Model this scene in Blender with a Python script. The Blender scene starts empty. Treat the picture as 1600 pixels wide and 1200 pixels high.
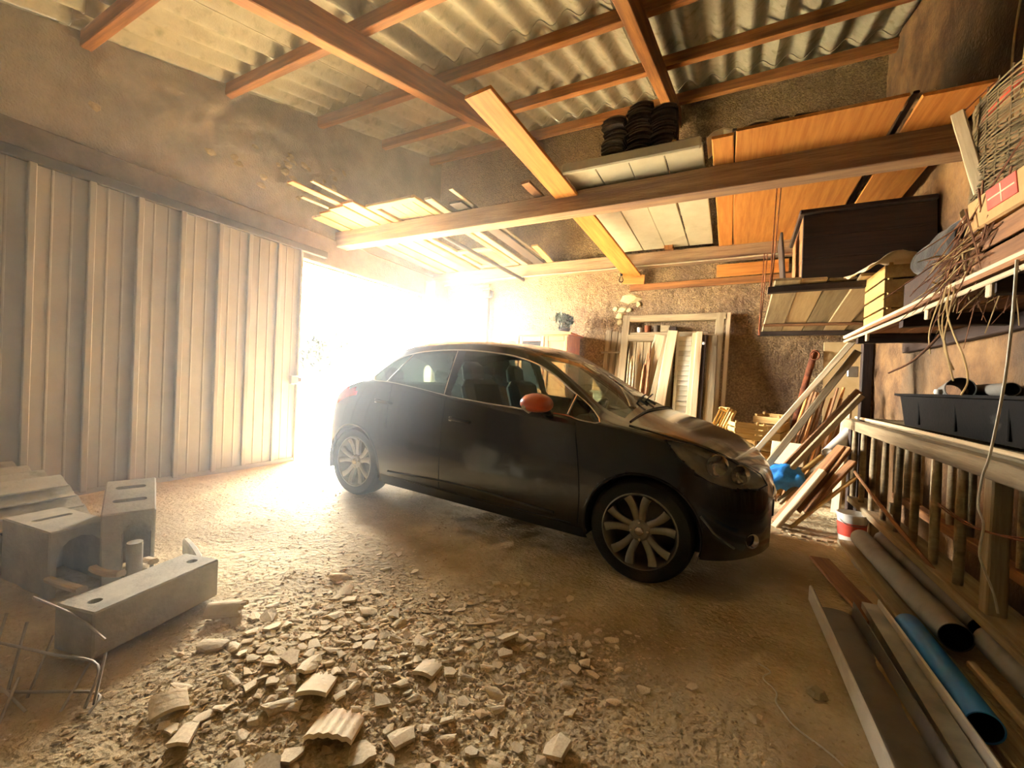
import bpy, bmesh, math, random
import numpy as np
from mathutils import Vector, Matrix, Euler, noise as MN

scene = bpy.context.scene
col = scene.collection
random.seed(7)

# ------------------------------------------------------------------ camera
cam_d = bpy.data.cameras.new('camera')
cam_d.sensor_fit = 'HORIZONTAL'
cam_d.sensor_width = 36.0
cam_d.lens = 36.0 * 661.18 / 1600.0
cam_d.clip_start = 0.02
cam = bpy.data.objects.new('camera', cam_d)
col.objects.link(cam)
YAW, PITCH, ROLL = math.radians(27.308), math.radians(-0.451), math.radians(2.422)
fw = Vector((-math.sin(YAW) * math.cos(PITCH), math.cos(YAW) * math.cos(PITCH), math.sin(PITCH)))
rt = Vector((math.cos(YAW), math.sin(YAW), 0))
up = rt.cross(fw)
r2 = rt * math.cos(ROLL) + up * math.sin(ROLL)
u2 = -rt * math.sin(ROLL) + up * math.cos(ROLL)
cm = Matrix((r2, u2, -fw)).transposed().to_4x4()
cm.translation = Vector((0, 0, 1.12))
cam.matrix_world = cm
scene.camera = cam

# ------------------------------------------------------------------ world, sun, exposure
SKY = 155.0
SUN = 160.0
HAZE = 0.075
HAZE_G = 0.4
world = bpy.data.worlds.new('world')
scene.world = world
world.use_nodes = True
wn = world.node_tree.nodes
bg = wn['Background']
bg.inputs['Color'].default_value = (1.0, 0.97, 0.91, 1)
bg.inputs['Strength'].default_value = SKY
sun_d = bpy.data.lights.new('sun', 'SUN')
sun_d.energy = SUN
sun_d.angle = math.radians(0.6)
sun_d.color = (1.0, 0.88, 0.68)
sun = bpy.data.objects.new('sun', sun_d)
col.objects.link(sun)
sdir = Vector((0.80, -0.60, -math.tan(math.radians(58)))).normalized()
sun.rotation_euler = sdir.to_track_quat('-Z', 'Y').to_euler()
sun.location = (-12, 10, 12)
# sampling portal in the open doorway (emits nothing itself)
por_d = bpy.data.lights.new('doorway_portal', 'AREA')
por_d.shape = 'RECTANGLE'
por_d.size = 2.34
por_d.size_y = 2.5
por_d.cycles.is_portal = True
por = bpy.data.objects.new('doorway_portal', por_d)
col.objects.link(por)
por.location = (-4.86, 4.55, 1.26)
por.rotation_euler = Vector((1, 0, 0)).to_track_quat('-Z', 'Z').to_euler()

vs = scene.view_settings
vs.view_transform = 'Standard'
vs.look = 'None'
vs.exposure = 0.22
vs.gamma = 1.0
vs.use_curve_mapping = False
scene.cycles.max_bounces = 10
scene.cycles.diffuse_bounces = 3
scene.cycles.glossy_bounces = 4
scene.cycles.transmission_bounces = 4
scene.cycles.transparent_max_bounces = 10
scene.cycles.volume_bounces = 1
scene.cycles.sample_clamp_indirect = 12.0
scene.cycles.caustics_reflective = False
scene.cycles.caustics_refractive = False

# ------------------------------------------------------------------ materials
def srgb(h):
    if isinstance(h, str):
        h = h.lstrip('#')
        c = [int(h[i:i + 2], 16) / 255 for i in (0, 2, 4)]
        return tuple((x / 12.92 if x <= 0.04045 else ((x + 0.055) / 1.055) ** 2.4) for x in c) + (1,)
    return tuple(h) + (1,)

MATS = {}
def mat(name, c1, c2=None, scale=4.0, rough=0.8, bump=0.0, bscale=60.0, metal=0.0, stretch=(1, 1, 1), rnd=0.0,
        c3=None, s3=1.2, f3=(0.5, 0.62), coat=0.0, spec=0.5, ramp=(0.35, 0.65), bdist=0.01, vor=False, sheen=0.0):
    """procedural surface: two-tone noise, optional third tone in patches, bump, per-object brightness."""
    m = bpy.data.materials.new(name)
    m.use_nodes = True
    nt = m.node_tree
    N, L = nt.nodes, nt.links
    b = N['Principled BSDF']
    b.inputs['Roughness'].default_value = rough
    b.inputs['Metallic'].default_value = metal
    b.inputs['Coat Weight'].default_value = coat
    b.inputs['Coat Roughness'].default_value = 0.08
    b.inputs['Specular IOR Level'].default_value = spec
    b.inputs['Sheen Weight'].default_value = sheen
    c2 = c2 or c1
    tc = N.new('ShaderNodeTexCoord')
    oi = N.new('ShaderNodeObjectInfo')
    mp = N.new('ShaderNodeMapping')
    mp.inputs['Scale'].default_value = stretch
    L.new(tc.outputs['Object'], mp.inputs['Vector'])
    off = N.new('ShaderNodeVectorMath'); off.operation = 'SCALE'
    off.inputs[0].default_value = (17.3, 9.1, 5.7)
    L.new(oi.outputs['Random'], off.inputs['Scale'])
    L.new(off.outputs[0], mp.inputs['Location'])
    nz = N.new('ShaderNodeTexNoise')
    nz.inputs['Scale'].default_value = scale
    nz.inputs['Detail'].default_value = 6
    nz.inputs['Roughness'].default_value = 0.65
    L.new(mp.outputs[0], nz.inputs['Vector'])
    rp = N.new('ShaderNodeValToRGB')
    rp.color_ramp.elements[0].position = ramp[0]
    rp.color_ramp.elements[1].position = ramp[1]
    rp.color_ramp.elements[0].color = srgb(c1)
    rp.color_ramp.elements[1].color = srgb(c2)
    L.new(nz.outputs['Fac'], rp.inputs[0])
    out = rp.outputs[0]
    if c3:
        n3 = N.new('ShaderNodeTexNoise')
        n3.inputs['Scale'].default_value = s3
        n3.inputs['Detail'].default_value = 5
        L.new(mp.outputs[0], n3.inputs['Vector'])
        r3 = N.new('ShaderNodeMapRange')
        r3.inputs[1].default_value, r3.inputs[2].default_value = f3
        L.new(n3.outputs['Fac'], r3.inputs[0])
        mx = N.new('ShaderNodeMix'); mx.data_type = 'RGBA'
        L.new(r3.outputs[0], mx.inputs[0])
        L.new(out, mx.inputs[6])
        mx.inputs[7].default_value = srgb(c3)
        out = mx.outputs[2]
    if rnd:
        hv = N.new('ShaderNodeHueSaturation')
        mr = N.new('ShaderNodeMapRange')
        mr.inputs[3].default_value, mr.inputs[4].default_value = 1 - rnd, 1 + rnd
        L.new(oi.outputs['Random'], mr.inputs[0])
        L.new(mr.outputs[0], hv.inputs['Value'])
        L.new(out, hv.inputs['Color'])
        out = hv.outputs[0]
    L.new(out, b.inputs['Base Color'])
    if bump:
        if vor:
            bn = N.new('ShaderNodeTexVoronoi')
            bn.inputs['Scale'].default_value = bscale
            bo = bn.outputs['Distance']
        else:
            bn = N.new('ShaderNodeTexNoise')
            bn.inputs['Scale'].default_value = bscale
            bn.inputs['Detail'].default_value = 5
            bo = bn.outputs['Fac']
        L.new(mp.outputs[0], bn.inputs['Vector'])
        bp = N.new('ShaderNodeBump')
        bp.inputs['Strength'].default_value = bump
        bp.inputs['Distance'].default_value = bdist
        L.new(bo, bp.inputs['Height'])
        L.new(bp.outputs[0], b.inputs['Normal'])
    MATS[name] = m
    return m

WS = (0.6, 9, 9)       # wood grain runs along local X
mat('dirt', '#bfa97f', '#dfca9e', 3.0, 0.95, 1.0, 38, c3='#a6906a', s3=1.3, f3=(0.48, 0.7), bdist=0.025)
mat('outside_ground', '#c4b898', '#d2c6a8', 2.0, 0.95, 0.2, 30)
mat('stucco_grey', '#968f80', '#b6ae9c', 2.2, 0.95, 0.9, 55, c3='#a08880', s3=0.9, f3=(0.6, 0.72), bdist=0.02)
mat('roughcast', '#7a6248', '#b0946a', 48, 0.95, 1.0, 60, c3='#6a5240', s3=1.6, f3=(0.45, 0.75), ramp=(0.38, 0.66), bdist=0.03)
mat('plaster_brown', '#4e3620', '#82633e', 3.0, 0.95, 0.7, 40, c3='#4a3f30', s3=0.8, f3=(0.5, 0.64), bdist=0.015)
mat('mortar', '#665c4a', '#827660', 5, 0.95, 0.6, 50)
mat('stone', '#9a8a68', '#c4b48c', 6, 0.9, 0.6, 30, rnd=0.2)
mat('stone_pale', '#d2ba80', '#e6d6a6', 6, 0.9, 0.5, 30, rnd=0.1)
mat('concrete', '#a8a392', '#c2bca8', 7, 0.95, 0.6, 60, c3='#b09c88', s3=2, f3=(0.56, 0.7), bdist=0.006)
mat('fibre_cement', '#a8a28c', '#bcb6a0', 5, 0.92, 0.3, 60, c3='#8f8a6e', s3=9.0, f3=(0.55, 0.72), rnd=0.06)
mat('timber', '#784a22', '#a87038', 3, 0.75, 0.35, 14, stretch=WS, rnd=0.15, c3='#5c3719', s3=1.2, f3=(0.52, 0.75))
mat('timber_beam', '#7e6048', '#a88a68', 3, 0.8, 0.4, 14, stretch=WS, rnd=0.1, c3='#6e5446', s3=1.0, f3=(0.5, 0.7))
mat('wood_orange', '#b87432', '#d6964e', 3, 0.6, 0.15, 12, stretch=WS, rnd=0.1, c3='#a06026', s3=1.0, f3=(0.55, 0.8))
mat('wood_yellow', '#b48c4a', '#d0ae6a', 3, 0.7, 0.2, 12, stretch=WS, rnd=0.15)
mat('wood_pale', '#c9b088', '#ddc8a0', 3, 0.8, 0.25, 14, stretch=WS, rnd=0.12, c3='#a88c64', s3=1.5, f3=(0.55, 0.75))
mat('wood_grey', '#8c7a5c', '#ad9c7a', 3, 0.88, 0.4, 14, stretch=WS, rnd=0.15, c3='#6e5d44', s3=1.4, f3=(0.52, 0.72))
mat('wood_brown', '#6e4a2c', '#96683e', 3, 0.8, 0.3, 14, stretch=WS, rnd=0.18)
mat('wood_dark', '#21160e', '#382418', 3, 0.75, 0.25, 12, stretch=WS, rnd=0.15)
mat('cabinet_wood', '#b0622c', '#d08a4c', 3, 0.45, 0.1, 10, stretch=(1, 6, 1), rnd=0.08)
mat('plywood', '#c2a26a', '#d9bd88', 2.5, 0.8, 0.2, 10, c3='#a8854f', s3=1.4, f3=(0.55, 0.75))
mat('paint_cream', '#d6d0b8', '#e6e2cc', 3, 0.6, 0.15, 20, c3='#b8b094', s3=2.0, f3=(0.58, 0.72), rnd=0.05)
mat('door_sheet', '#98948a', '#a8a498', 2.0, 0.6, 0.15, 8, c3='#8a857a', s3=0.8, f3=(0.5, 0.7), rnd=0.06)
mat('steel_dark', '#3a342c', '#524a3e', 5, 0.5, 0.1, 40, metal=0.7)
mat('steel_grey', '#8e8a80', '#a8a498', 6, 0.4, 0.05, 40, metal=0.8)
mat('rust', '#5a2f1a', '#8a4c28', 12, 0.85, 0.5, 60, metal=0.2)
mat('wire_grey', '#a89e8a', '#c0b6a2', 10, 0.6, metal=0.3)
mat('car_paint', '#07080c', '#0b0c12', 2, 0.22, coat=0.6, spec=0.5, c3='#14130f', s3=1.5, f3=(0.5, 0.8))
mat('car_plastic', '#0c0c0c', '#121212', 4, 0.55)
mat('car_interior', '#1b1b1a', '#2a2a28', 6, 0.8, 0.1, 80)
mat('seat_fabric', '#30403a', '#44544c', 8, 0.9, 0.2, 120, sheen=0.2)
mat('rubber', '#0d0d0c', '#181714', 8, 0.85, 0.3, 90, c3='#2c2820', s3=6, f3=(0.55, 0.8))
mat('lamp_silver', '#d6d4cc', '#f0eee6', 14, 0.3, 0.6, 22, metal=0.0, spec=0.8)
mat('alloy', '#7c786c', '#928d80', 5, 0.35, metal=0.85)
mat('chrome', '#c8c6c0', '#d6d4ce', 5, 0.16, metal=1.0)
mat('mirror_cap', '#b8472c', '#c9603a', 4, 0.3, coat=0.5)
mat('lamp_red', '#b01410', '#d0241c', 4, 0.2, coat=0.6)
mat('pvc_grey', '#77736a', '#8a867c', 3, 0.5, 0.08, 60, c3='#5e5950', s3=5, f3=(0.55, 0.75), rnd=0.1)
mat('pvc_white', '#d8d2be', '#e6e0cc', 4, 0.45, c3='#b0a88e', s3=4, f3=(0.58, 0.75))
mat('zinc', '#9aa09c', '#b6bab2', 8, 0.35, 0.1, 30, metal=0.5, c3='#d0d2c4', s3=4, f3=(0.5, 0.7))
mat('pipe_blue', '#1668a8', '#2480c4', 3, 0.4, 0.05, 60, coat=0.2)
mat('plastic_black', '#0c0c0b', '#161513', 5, 0.8, 0.15, 60, c3='#5c5a52', s3=5, f3=(0.68, 0.82), spec=0.2)
mat('black_inside', '#080808', '#0c0c0c', 5, 0.9)
mat('tarp_blue', '#1466b4', '#2a86d6', 8, 0.5, 0.5, 25)
mat('paper_tan', '#d6bc92', '#e6d0aa', 5, 0.9, 0.3, 20, rnd=0.1)
mat('cardboard', '#a8804e', '#be9660', 5, 0.9, 0.15, 40, rnd=0.1)
mat('bucket_white', '#d6d0c2', '#e4ded0', 4, 0.5)
mat('label_red', '#c8402c', '#d85840', 6, 0.6)
mat('red_plastic', '#c03c20', '#d04c2c', 5, 0.45)
mat('fabric_dark', '#14120e', '#241f18', 6, 0.95, 0.4, 60, sheen=0.3)
mat('sack_grey', '#9a8a68', '#b8a888', 6, 0.9, 0.6, 14)
mat('string', '#c8bfa6', '#dcd4bc', 20, 0.9)
mat('twig', '#5a3620', '#80542f', 12, 0.85, 0.3, 60, rnd=0.25)
mat('straw', '#b89860', '#cdb078', 12, 0.85, rnd=0.2)
mat('shard', '#d8c298', '#eedcb6', 7, 0.92, 0.4, 50, c3='#c8a480', s3=4, f3=(0.6, 0.8), rnd=0.15)
mat('gravel', '#bea47a', '#e0c69c', 9, 0.95, rnd=0.1)
mat('foliage', '#080c02', '#121806', 6, 0.7, rnd=0.1)
mat('foliage_dark', '#1f2a14', '#48563a', 8, 0.7, rnd=0.1)
mat('pot_dark', '#2c2a22', '#3c382e', 6, 0.4)
mat('roof_tile_dark', '#3a3026', '#5a4a38', 6, 0.9, 0.4, 40, rnd=0.25)
mat('white_wall', '#e2dcc8', '#eee8d6', 2, 0.9)
mat('road', '#8c887e', '#a09c90', 3, 0.9)
mat('wire_mesh', '#5c5038', '#7c6c4c', 8, 0.6, metal=0.4)
mat('porcelain', '#d8d2c4', '#e4dfd2', 4, 0.3)

def glass_mat(name, tint, gloss=1.45, base=0.04):
    m = bpy.data.materials.new(name)
    m.use_nodes = True
    N, L = m.node_tree.nodes, m.node_tree.links
    N.remove(N['Principled BSDF'])
    tr = N.new('ShaderNodeBsdfTransparent'); tr.inputs[0].default_value = tuple(tint) + (1,)
    gl = N.new('ShaderNodeBsdfGlossy'); gl.inputs['Roughness'].default_value = 0.02
    fr = N.new('ShaderNodeFresnel'); fr.inputs[0].default_value = gloss
    mx = N.new('ShaderNodeMixShader')
    L.new(fr.outputs[0], mx.inputs[0]); L.new(tr.outputs[0], mx.inputs[1]); L.new(gl.outputs[0], mx.inputs[2])
    L.new(mx.outputs[0], N['Material Output'].inputs[0])
    MATS[name] = m
glass_mat('car_glass', (0.42, 0.50, 0.44))
glass_mat('windscreen_glass', (0.62, 0.72, 0.62))
glass_mat('lamp_glass', (0.9, 0.9, 0.85))
glass_mat('bulb_glass', (0.9, 0.88, 0.8))

# ------------------------------------------------------------------ object helpers
WM = {}
def link(o, parent=None, M=None):
    M = M or Matrix()
    WM[o.name] = M.copy()
    if parent is not None:
        o.parent = parent
        o.matrix_basis = WM[parent.name].inverted() @ M
    else:
        o.matrix_basis = M
    col.objects.link(o)
    return o

def T(x, y=None, z=None):
    return Matrix.Translation((x, y, z) if y is not None else x)

def RX(a): return Matrix.Rotation(math.radians(a), 4, 'X')
def RY(a): return Matrix.Rotation(math.radians(a), 4, 'Y')
def RZ(a): return Matrix.Rotation(math.radians(a), 4, 'Z')

def tag(o, label=None, cat=None, group=None, kind=None):
    if label: o['label'] = label
    if cat: o['category'] = cat
    if group: o['group'] = group
    if kind: o['kind'] = kind
    return o

def thing(name, label, cat, M=None, group=None, kind=None):
    o = bpy.data.objects.new(name, None)
    o.empty_display_size = 0.1
    link(o, None, M)
    return tag(o, label, cat, group, kind)

class MB:
    """collects boxes, tubes, lathes into one mesh"""
    def __init__(s):
        s.v, s.f, s.recalc = [], [], True
    def add(s, v, f, M=None):
        n = len(s.v)
        if M is not None:
            v = [tuple(M @ Vector(p)) for p in v]
        s.v += [tuple(p) for p in v]
        s.f += [tuple(i + n for i in q) for q in f]
        return s
    def box(s, lo, hi, M=None, ch=0.0):
        x0, y0, z0 = lo; x1, y1, z1 = hi
        if ch <= 0:
            v = [(x0, y0, z0), (x1, y0, z0), (x1, y1, z0), (x0, y1, z0), (x0, y0, z1), (x1, y0, z1), (x1, y1, z1), (x0, y1, z1)]
            f = [(3, 2, 1, 0), (4, 5, 6, 7), (0, 1, 5, 4), (1, 2, 6, 5), (2, 3, 7, 6), (3, 0, 4, 7)]
            return s.add(v, f, M)
        return s.bar(lo, hi, ch, M)
    def bar(s, lo, hi, ch, M=None):
        """box with chamfered edges (all 12)"""
        c = [(a + b) / 2 for a, b in zip(lo, hi)]
        h = [(b - a) / 2 for a, b in zip(lo, hi)]
        ch = min(ch, min(h) * 0.95)
        v, f = [], []
        idx = {}
        for sx in (-1, 1):
            for sy in (-1, 1):
                for sz in (-1, 1):
                    for ax in range(3):
                        p = [sx * h[0], sy * h[1], sz * h[2]]
                        for k in range(3):
                            if k != ax:
                                p[k] -= (sx, sy, sz)[k] * ch
                        idx[(sx, sy, sz, ax)] = len(v)
                        v.append(tuple(c[k] + p[k] for k in range(3)))
        S = (-1, 1)
        for ax in range(3):
            o1, o2 = [k for k in range(3) if k != ax]
            for sg in S:
                q = []
                for a, b in ((-1, -1), (1, -1), (1, 1), (-1, 1)):
                    key = [0, 0, 0]; key[ax] = sg; key[o1] = a; key[o2] = b
                    q.append(idx[(key[0], key[1], key[2], ax)])
                f.append(tuple(q))
        for ax in range(3):
            o1, o2 = [k for k in range(3) if k != ax]
            for a in S:
                for b in S:
                    def K(e, fa):
                        key = [0, 0, 0]; key[ax] = e; key[o1] = a; key[o2] = b
                        return idx[(key[0], key[1], key[2], fa)]
                    f.append((K(-1, o1), K(1, o1), K(1, o2), K(-1, o2)))
        for sx in S:
            for sy in S:
                for sz in S:
                    f.append(tuple(idx[(sx, sy, sz, k)] for k in range(3)))
        return s.add(v, f, M)
    def tube(s, pts, r, n=8, caps=True, M=None):
        pts = [Vector(p) for p in pts]
        rs = r if isinstance(r, (list, tuple)) else [r] * len(pts)
        v, f = [], []
        up0 = None
        for i, p in enumerate(pts):
            d = (pts[min(i + 1, len(pts) - 1)] - pts[max(i - 1, 0)])
            if d.length < 1e-9: d = Vector((0, 0, 1))
            d.normalize()
            if up0 is None:
                up0 = Vector((0, 0, 1)) if abs(d.z) < 0.9 else Vector((1, 0, 0))
            a = d.cross(up0)
            if a.length < 1e-6: a = d.orthogonal()
            a.normalize(); b = a.cross(d).normalized(); up0 = b
            for k in range(n):
                t = 2 * math.pi * k / n
                v.append(tuple(p + (a * math.cos(t) + b * math.sin(t)) * rs[i]))
        for i in range(len(pts) - 1):
            for k in range(n):
                k2 = (k + 1) % n
                f.append((i * n + k, i * n + k2, (i + 1) * n + k2, (i + 1) * n + k))
        if caps:
            f.append(tuple(range(n))[::-1])
            f.append(tuple((len(pts) - 1) * n + k for k in range(n)))
        return s.add(v, f, M)
    def lathe(s, prof, n=24, M=None, closed=False):
        """prof: list of (r,h), revolved about local Z"""
        v, f = [], []
        for r, h in prof:
            for k in range(n):
                t = 2 * math.pi * k / n
                v.append((r * math.cos(t), r * math.sin(t), h))
        m = len(prof)
        for i in range(m if closed else m - 1):
            j = (i + 1) % m
            for k in range(n):
                k2 = (k + 1) % n
                f.append((i * n + k, i * n + k2, j * n + k2, j * n + k))
        return s.add(v, f, M)
    def poly(s, pts, thick, M=None):
        """flat polygon in local XY extruded in Z by thick"""
        n = len(pts)
        v = [(x, y, 0) for x, y in pts] + [(x, y, thick) for x, y in pts]
        f = [tuple(range(n))[::-1], tuple(range(n, 2 * n))] + [(i, (i + 1) % n, n + (i + 1) % n, n + i) for i in range(n)]
        return s.add(v, f, M)
    def mesh(s, name, m=None, smooth=False):
        me = bpy.data.meshes.new(name)
        me.from_pydata(s.v, [], s.f)
        if m: me.materials.append(MATS[m])
        me.validate()
        me.update()
        if s.recalc:
            bm = bmesh.new(); bm.from_mesh(me)
            bmesh.ops.recalc_face_normals(bm, faces=bm.faces)
            bm.to_mesh(me); bm.free()
        if smooth is True:
            me.shade_smooth()
        elif smooth:
            me.shade_smooth()
            me.set_sharp_from_angle(angle=math.radians(smooth))
        return me
    def build(s, name, m, parent=None, M=None, smooth=False):
        o = bpy.data.objects.new(name, s.mesh(name, m, smooth))
        return link(o, parent, M)

def frame(p0, p1, roll=0.0, upv=(0, 0, 1)):
    """matrix with local X from p0 to p1, local Z as near as possible to upv"""
    p0, p1 = Vector(p0), Vector(p1)
    x = (p1 - p0).normalized()
    u = Vector(upv)
    if abs(x.dot(u)) > 0.98: u = Vector((0, 1, 0)) if abs(x.y) < 0.9 else Vector((1, 0, 0))
    y = u.cross(x).normalized()
    z = x.cross(y)
    m = Matrix((x, y, z)).transposed().to_4x4()
    m.translation = p0
    return m @ RX(roll)

def plank_mesh(L, w, t, seed=0, wob=0.004, ragged=0.0, seg=5, ch=None):
    """board along +X, chamfered edges, slightly bowed; real thickness"""
    rr = random.Random(seed * 77 + int(L * 100))
    c = ch if ch is not None else min(0.006, t * 0.25)
    hw, ht = w / 2, t / 2
    ring = [(-hw + c, -ht), (hw - c, -ht), (hw, -ht + c), (hw, ht - c), (hw - c, ht), (-hw + c, ht), (-hw, ht - c), (-hw, -ht + c)]
    b = MB(); v, f = [], []
    by, bz = rr.uniform(-1, 1) * wob * 2, rr.uniform(-1, 1) * wob * 2
    for i in range(seg + 1):
        u = i / seg
        k = 4 * u * (1 - u)
        for (y, z) in ring:
            e = 0
            if ragged and i in (0, seg):
                e = rr.uniform(-ragged, ragged)
            v.append((u * L + e, y * (1 + rr.uniform(-1, 1) * wob) + by * k + rr.uniform(-1, 1) * wob * 0.4, z + bz * k))
    for i in range(seg):
        for k in range(8):
            k2 = (k + 1) % 8
            f.append((i * 8 + k, i * 8 + k2, (i + 1) * 8 + k2, (i + 1) * 8 + k))
    f.append(tuple(range(8))[::-1]); f.append(tuple(seg * 8 + k for k in range(8)))
    b.add(v, f)
    return b

PK = [0]
def plank(name, p0, p1, w, t, m, parent=None, label=None, cat=None, group=None, roll=0, upv=(0, 0, 1), ragged=0.0, wob=0.004):
    PK[0] += 1
    L = (Vector(p1) - Vector(p0)).length
    o = plank_mesh(L, w, t, PK[0], wob, ragged).build(name, m, parent, frame(p0, p1, roll, upv))
    if label: tag(o, label, cat, group)
    return o

def rod(name, pts, r, m, parent=None, label=None, cat=None, group=None, n=8, kind=None):
    p0 = Vector(pts[0])
    b = MB().tube([Vector(p) - p0 for p in pts], r, n)
    o = b.build(name, m, parent, T(*p0), smooth=60)
    if label: tag(o, label, cat, group, kind)
    return o

def bez(pts, n=6):
    """Catmull-Rom through pts"""
    P = [Vector(p) for p in pts]
    P = [P[0] * 2 - P[1]] + P + [P[-1] * 2 - P[-2]]
    out = []
    for i in range(1, len(P) - 2):
        for k in range(n):
            t = k / n
            a, b, c, d = P[i - 1], P[i], P[i + 1], P[i + 2]
            out.append(0.5 * ((2 * b) + (c - a) * t + (2 * a - 5 * b + 4 * c - d) * t * t + (3 * b - a - 3 * c + d) * t ** 3))
    out.append(P[-2])
    return out

# ------------------------------------------------------------------ room dimensions
XL, XR, YB, YR = -4.75, 1.42, 6.10, -2.6
def roofz(y): return 3.42 + 0.255 * y
def fz(x, y):
    """height of the earth floor"""
    t = -0.026 * max(-1.6, min(1.6, x + 1.7))
    n = MN.noise(Vector((x * 0.9, y * 0.9, 3.1))) * 0.018 + MN.noise(Vector((x * 2.6, y * 2.6, 8.2))) * 0.010
    heap = 0.045 * math.exp(-(((x + 1.3) / 0.55) ** 2 + ((y - 1.12) / 0.42) ** 2)) + 0.03 * math.exp(-(((x + 0.8) / 0.3) ** 2 + ((y - 1.72) / 0.2) ** 2))
    return t + n + heap
# ------------------------------------------------------------------ floor and ground
def grid_obj(name, xs, ys, fn, m, M=None, parent=None, smooth=True, keep=None):
    """height-field style grid: fn(a,b)->(x,y,z)"""
    v = [fn(a, b) for a in xs for b in ys]
    nb = len(ys)
    f = []
    for i in range(len(xs) - 1):
        for j in range(nb - 1):
            if keep is None or keep((xs[i] + xs[i + 1]) / 2, (ys[j] + ys[j + 1]) / 2):
                f.append((i * nb + j, (i + 1) * nb + j, (i + 1) * nb + j + 1, i * nb + j + 1))
    b = MB(); b.v, b.f = v, f
    return b.build(name, m, parent, M, smooth)

def ffine(x, y):
    w = max(0.0, min(1.0, (x + 4.9) / 0.3))
    h = fz(x, y) + MN.noise(Vector((x * 8, y * 8, 1.7))) * 0.007 + MN.noise(Vector((x * 19, y * 19, 5.1))) * 0.004
    return (x, y, h)
fx = list(np.arange(XL - 0.3, XR + 0.3, 0.03))
fy = list(np.arange(YR - 0.2, 0.4, 0.08)) + list(np.arange(0.4, 3.0, 0.022)) + list(np.arange(3.0, YB + 0.3, 0.05))
floor = grid_obj('floor', [float(a) for a in fx], [float(a) for a in fy], ffine, 'dirt')
tag(floor, 'brown earth floor strewn with grit and dust', 'floor', kind='structure')
FZL = 0.0416
g = MB()
g.box((-60, -30, -0.4), (XL - 0.28, 60, FZL - 0.01))
ground = g.build('ground', 'outside_ground')
tag(ground, 'sunlit pale yard outside the open doorway', 'ground', kind='structure')
rd = MB().box((-14.5, -30, FZL - 0.02), (-11.5, 60, FZL + 0.005)).build('road', 'road')
tag(rd, 'grey road strip crossing beyond the yard', 'road', kind='structure')
sl = MB().box((XL - 0.35, 3.3, 0.0), (XL - 0.1, 5.8, FZL + 0.012), ch=0.01).build('trim_2', 'concrete')
tag(sl, 'worn concrete sill across the open doorway', 'sill', kind='structure')

# ------------------------------------------------------------------ walls
def wall_noise(a, b, s, amp):
    return amp * (MN.noise(Vector((a * s, b * s, 4.4))) + 0.5 * MN.noise(Vector((a * s * 2.3, b * s * 2.3, 9.0))))

# left gable wall with the wide door opening
OY0, OY1, OZ = -0.35, 5.72, 2.51
def left_skin(y, q):
    z = q * roofz(y)
    crumble = max(0.0, min(1.0, (z - 2.9) * 1.6)) * math.exp(-((y - 2.9) / 1.5) ** 2)
    d = wall_noise(y, z, 3.0, 0.012) + crumble * (0.05 * MN.noise(Vector((y * 5, z * 5, 2.2))) + 0.035 * MN.noise(Vector((y * 13, z * 13, 6.2))))
    return (XL + d, y, z)
ys = [float(a) for a in np.linspace(YR, YB, 200)]
qs = [float(a) for a in np.linspace(0, 1, 110)]
wl = grid_obj('wall_left', ys, qs, left_skin, 'stucco_grey', keep=lambda y, q: not (OY0 < y < OY1 and q * roofz(y) < OZ + 0.1))
tag(wl, 'grey stucco gable wall crumbling above the wide door opening', 'wall', kind='structure')
b = MB()
b.box((XL - 0.30, YR - 0.2, -0.1), (XL - 0.10, OY0, roofz(YR)))
b.box((XL - 0.30, OY1, -0.1), (XL - 0.10, YB + 0.25, 4.9))
b.add([(XL - 0.30, YR, OZ), (XL - 0.30, YB, OZ), (XL - 0.30, YB, roofz(YB)), (XL - 0.30, YR, roofz(YR)),
       (XL - 0.10, YR, OZ), (XL - 0.10, YB, OZ), (XL - 0.10, YB, roofz(YB)), (XL - 0.10, YR, roofz(YR))],
      [(0, 1, 2, 3), (4, 7, 6, 5), (0, 4, 5, 1), (1, 5, 6, 2), (2, 6, 7, 3), (3, 7, 4, 0)])
b.build('masonry_core', 'mortar', wl)
rr = random.Random(3)
def stone_mesh(r, seed, sq=0.6):
    q = random.Random(seed)
    b = MB()
    v = []
    for i, (z, k) in enumerate(((-0.8, 0.6), (0, 1.0), (0.75, 0.65))):
        for a in range(7):
            t = 2 * math.pi * a / 7 + q.uniform(-0.25, 0.25)
            rad = r * k * q.uniform(0.75, 1.15)
            v.append((rad * math.cos(t) * 1.4, rad * math.sin(t), z * r * sq * q.uniform(0.8, 1.1)))
    f = [tuple(range(7))[::-1], tuple(range(14, 21))]
    for i in range(2):
        for a in range(7):
            f.append((i * 7 + a, i * 7 + (a + 1) % 7, (i + 1) * 7 + (a + 1) % 7, (i + 1) * 7 + a))
    b.add(v, f)
    return b
smesh = [stone_mesh(0.06, 40 + k).mesh('stone', 'stone') for k in range(6)]
for k in range(34):
    y = rr.gauss(3.3, 0.5); z = roofz(y) - 0.55 - abs(rr.gauss(0, 0.4)) * (1 if y > 2.8 else .4)
    if z < 3.0: continue
    o = bpy.data.objects.new('stone', smesh[k % 6])
    s = rr.uniform(0.4, 0.85)
    link(o, wl, T(XL + 0.002, y, z) @ RX(rr.uniform(-25, 25)) @ RY(90) @ RZ(90) @ Matrix.Scale(s, 4))

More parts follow.
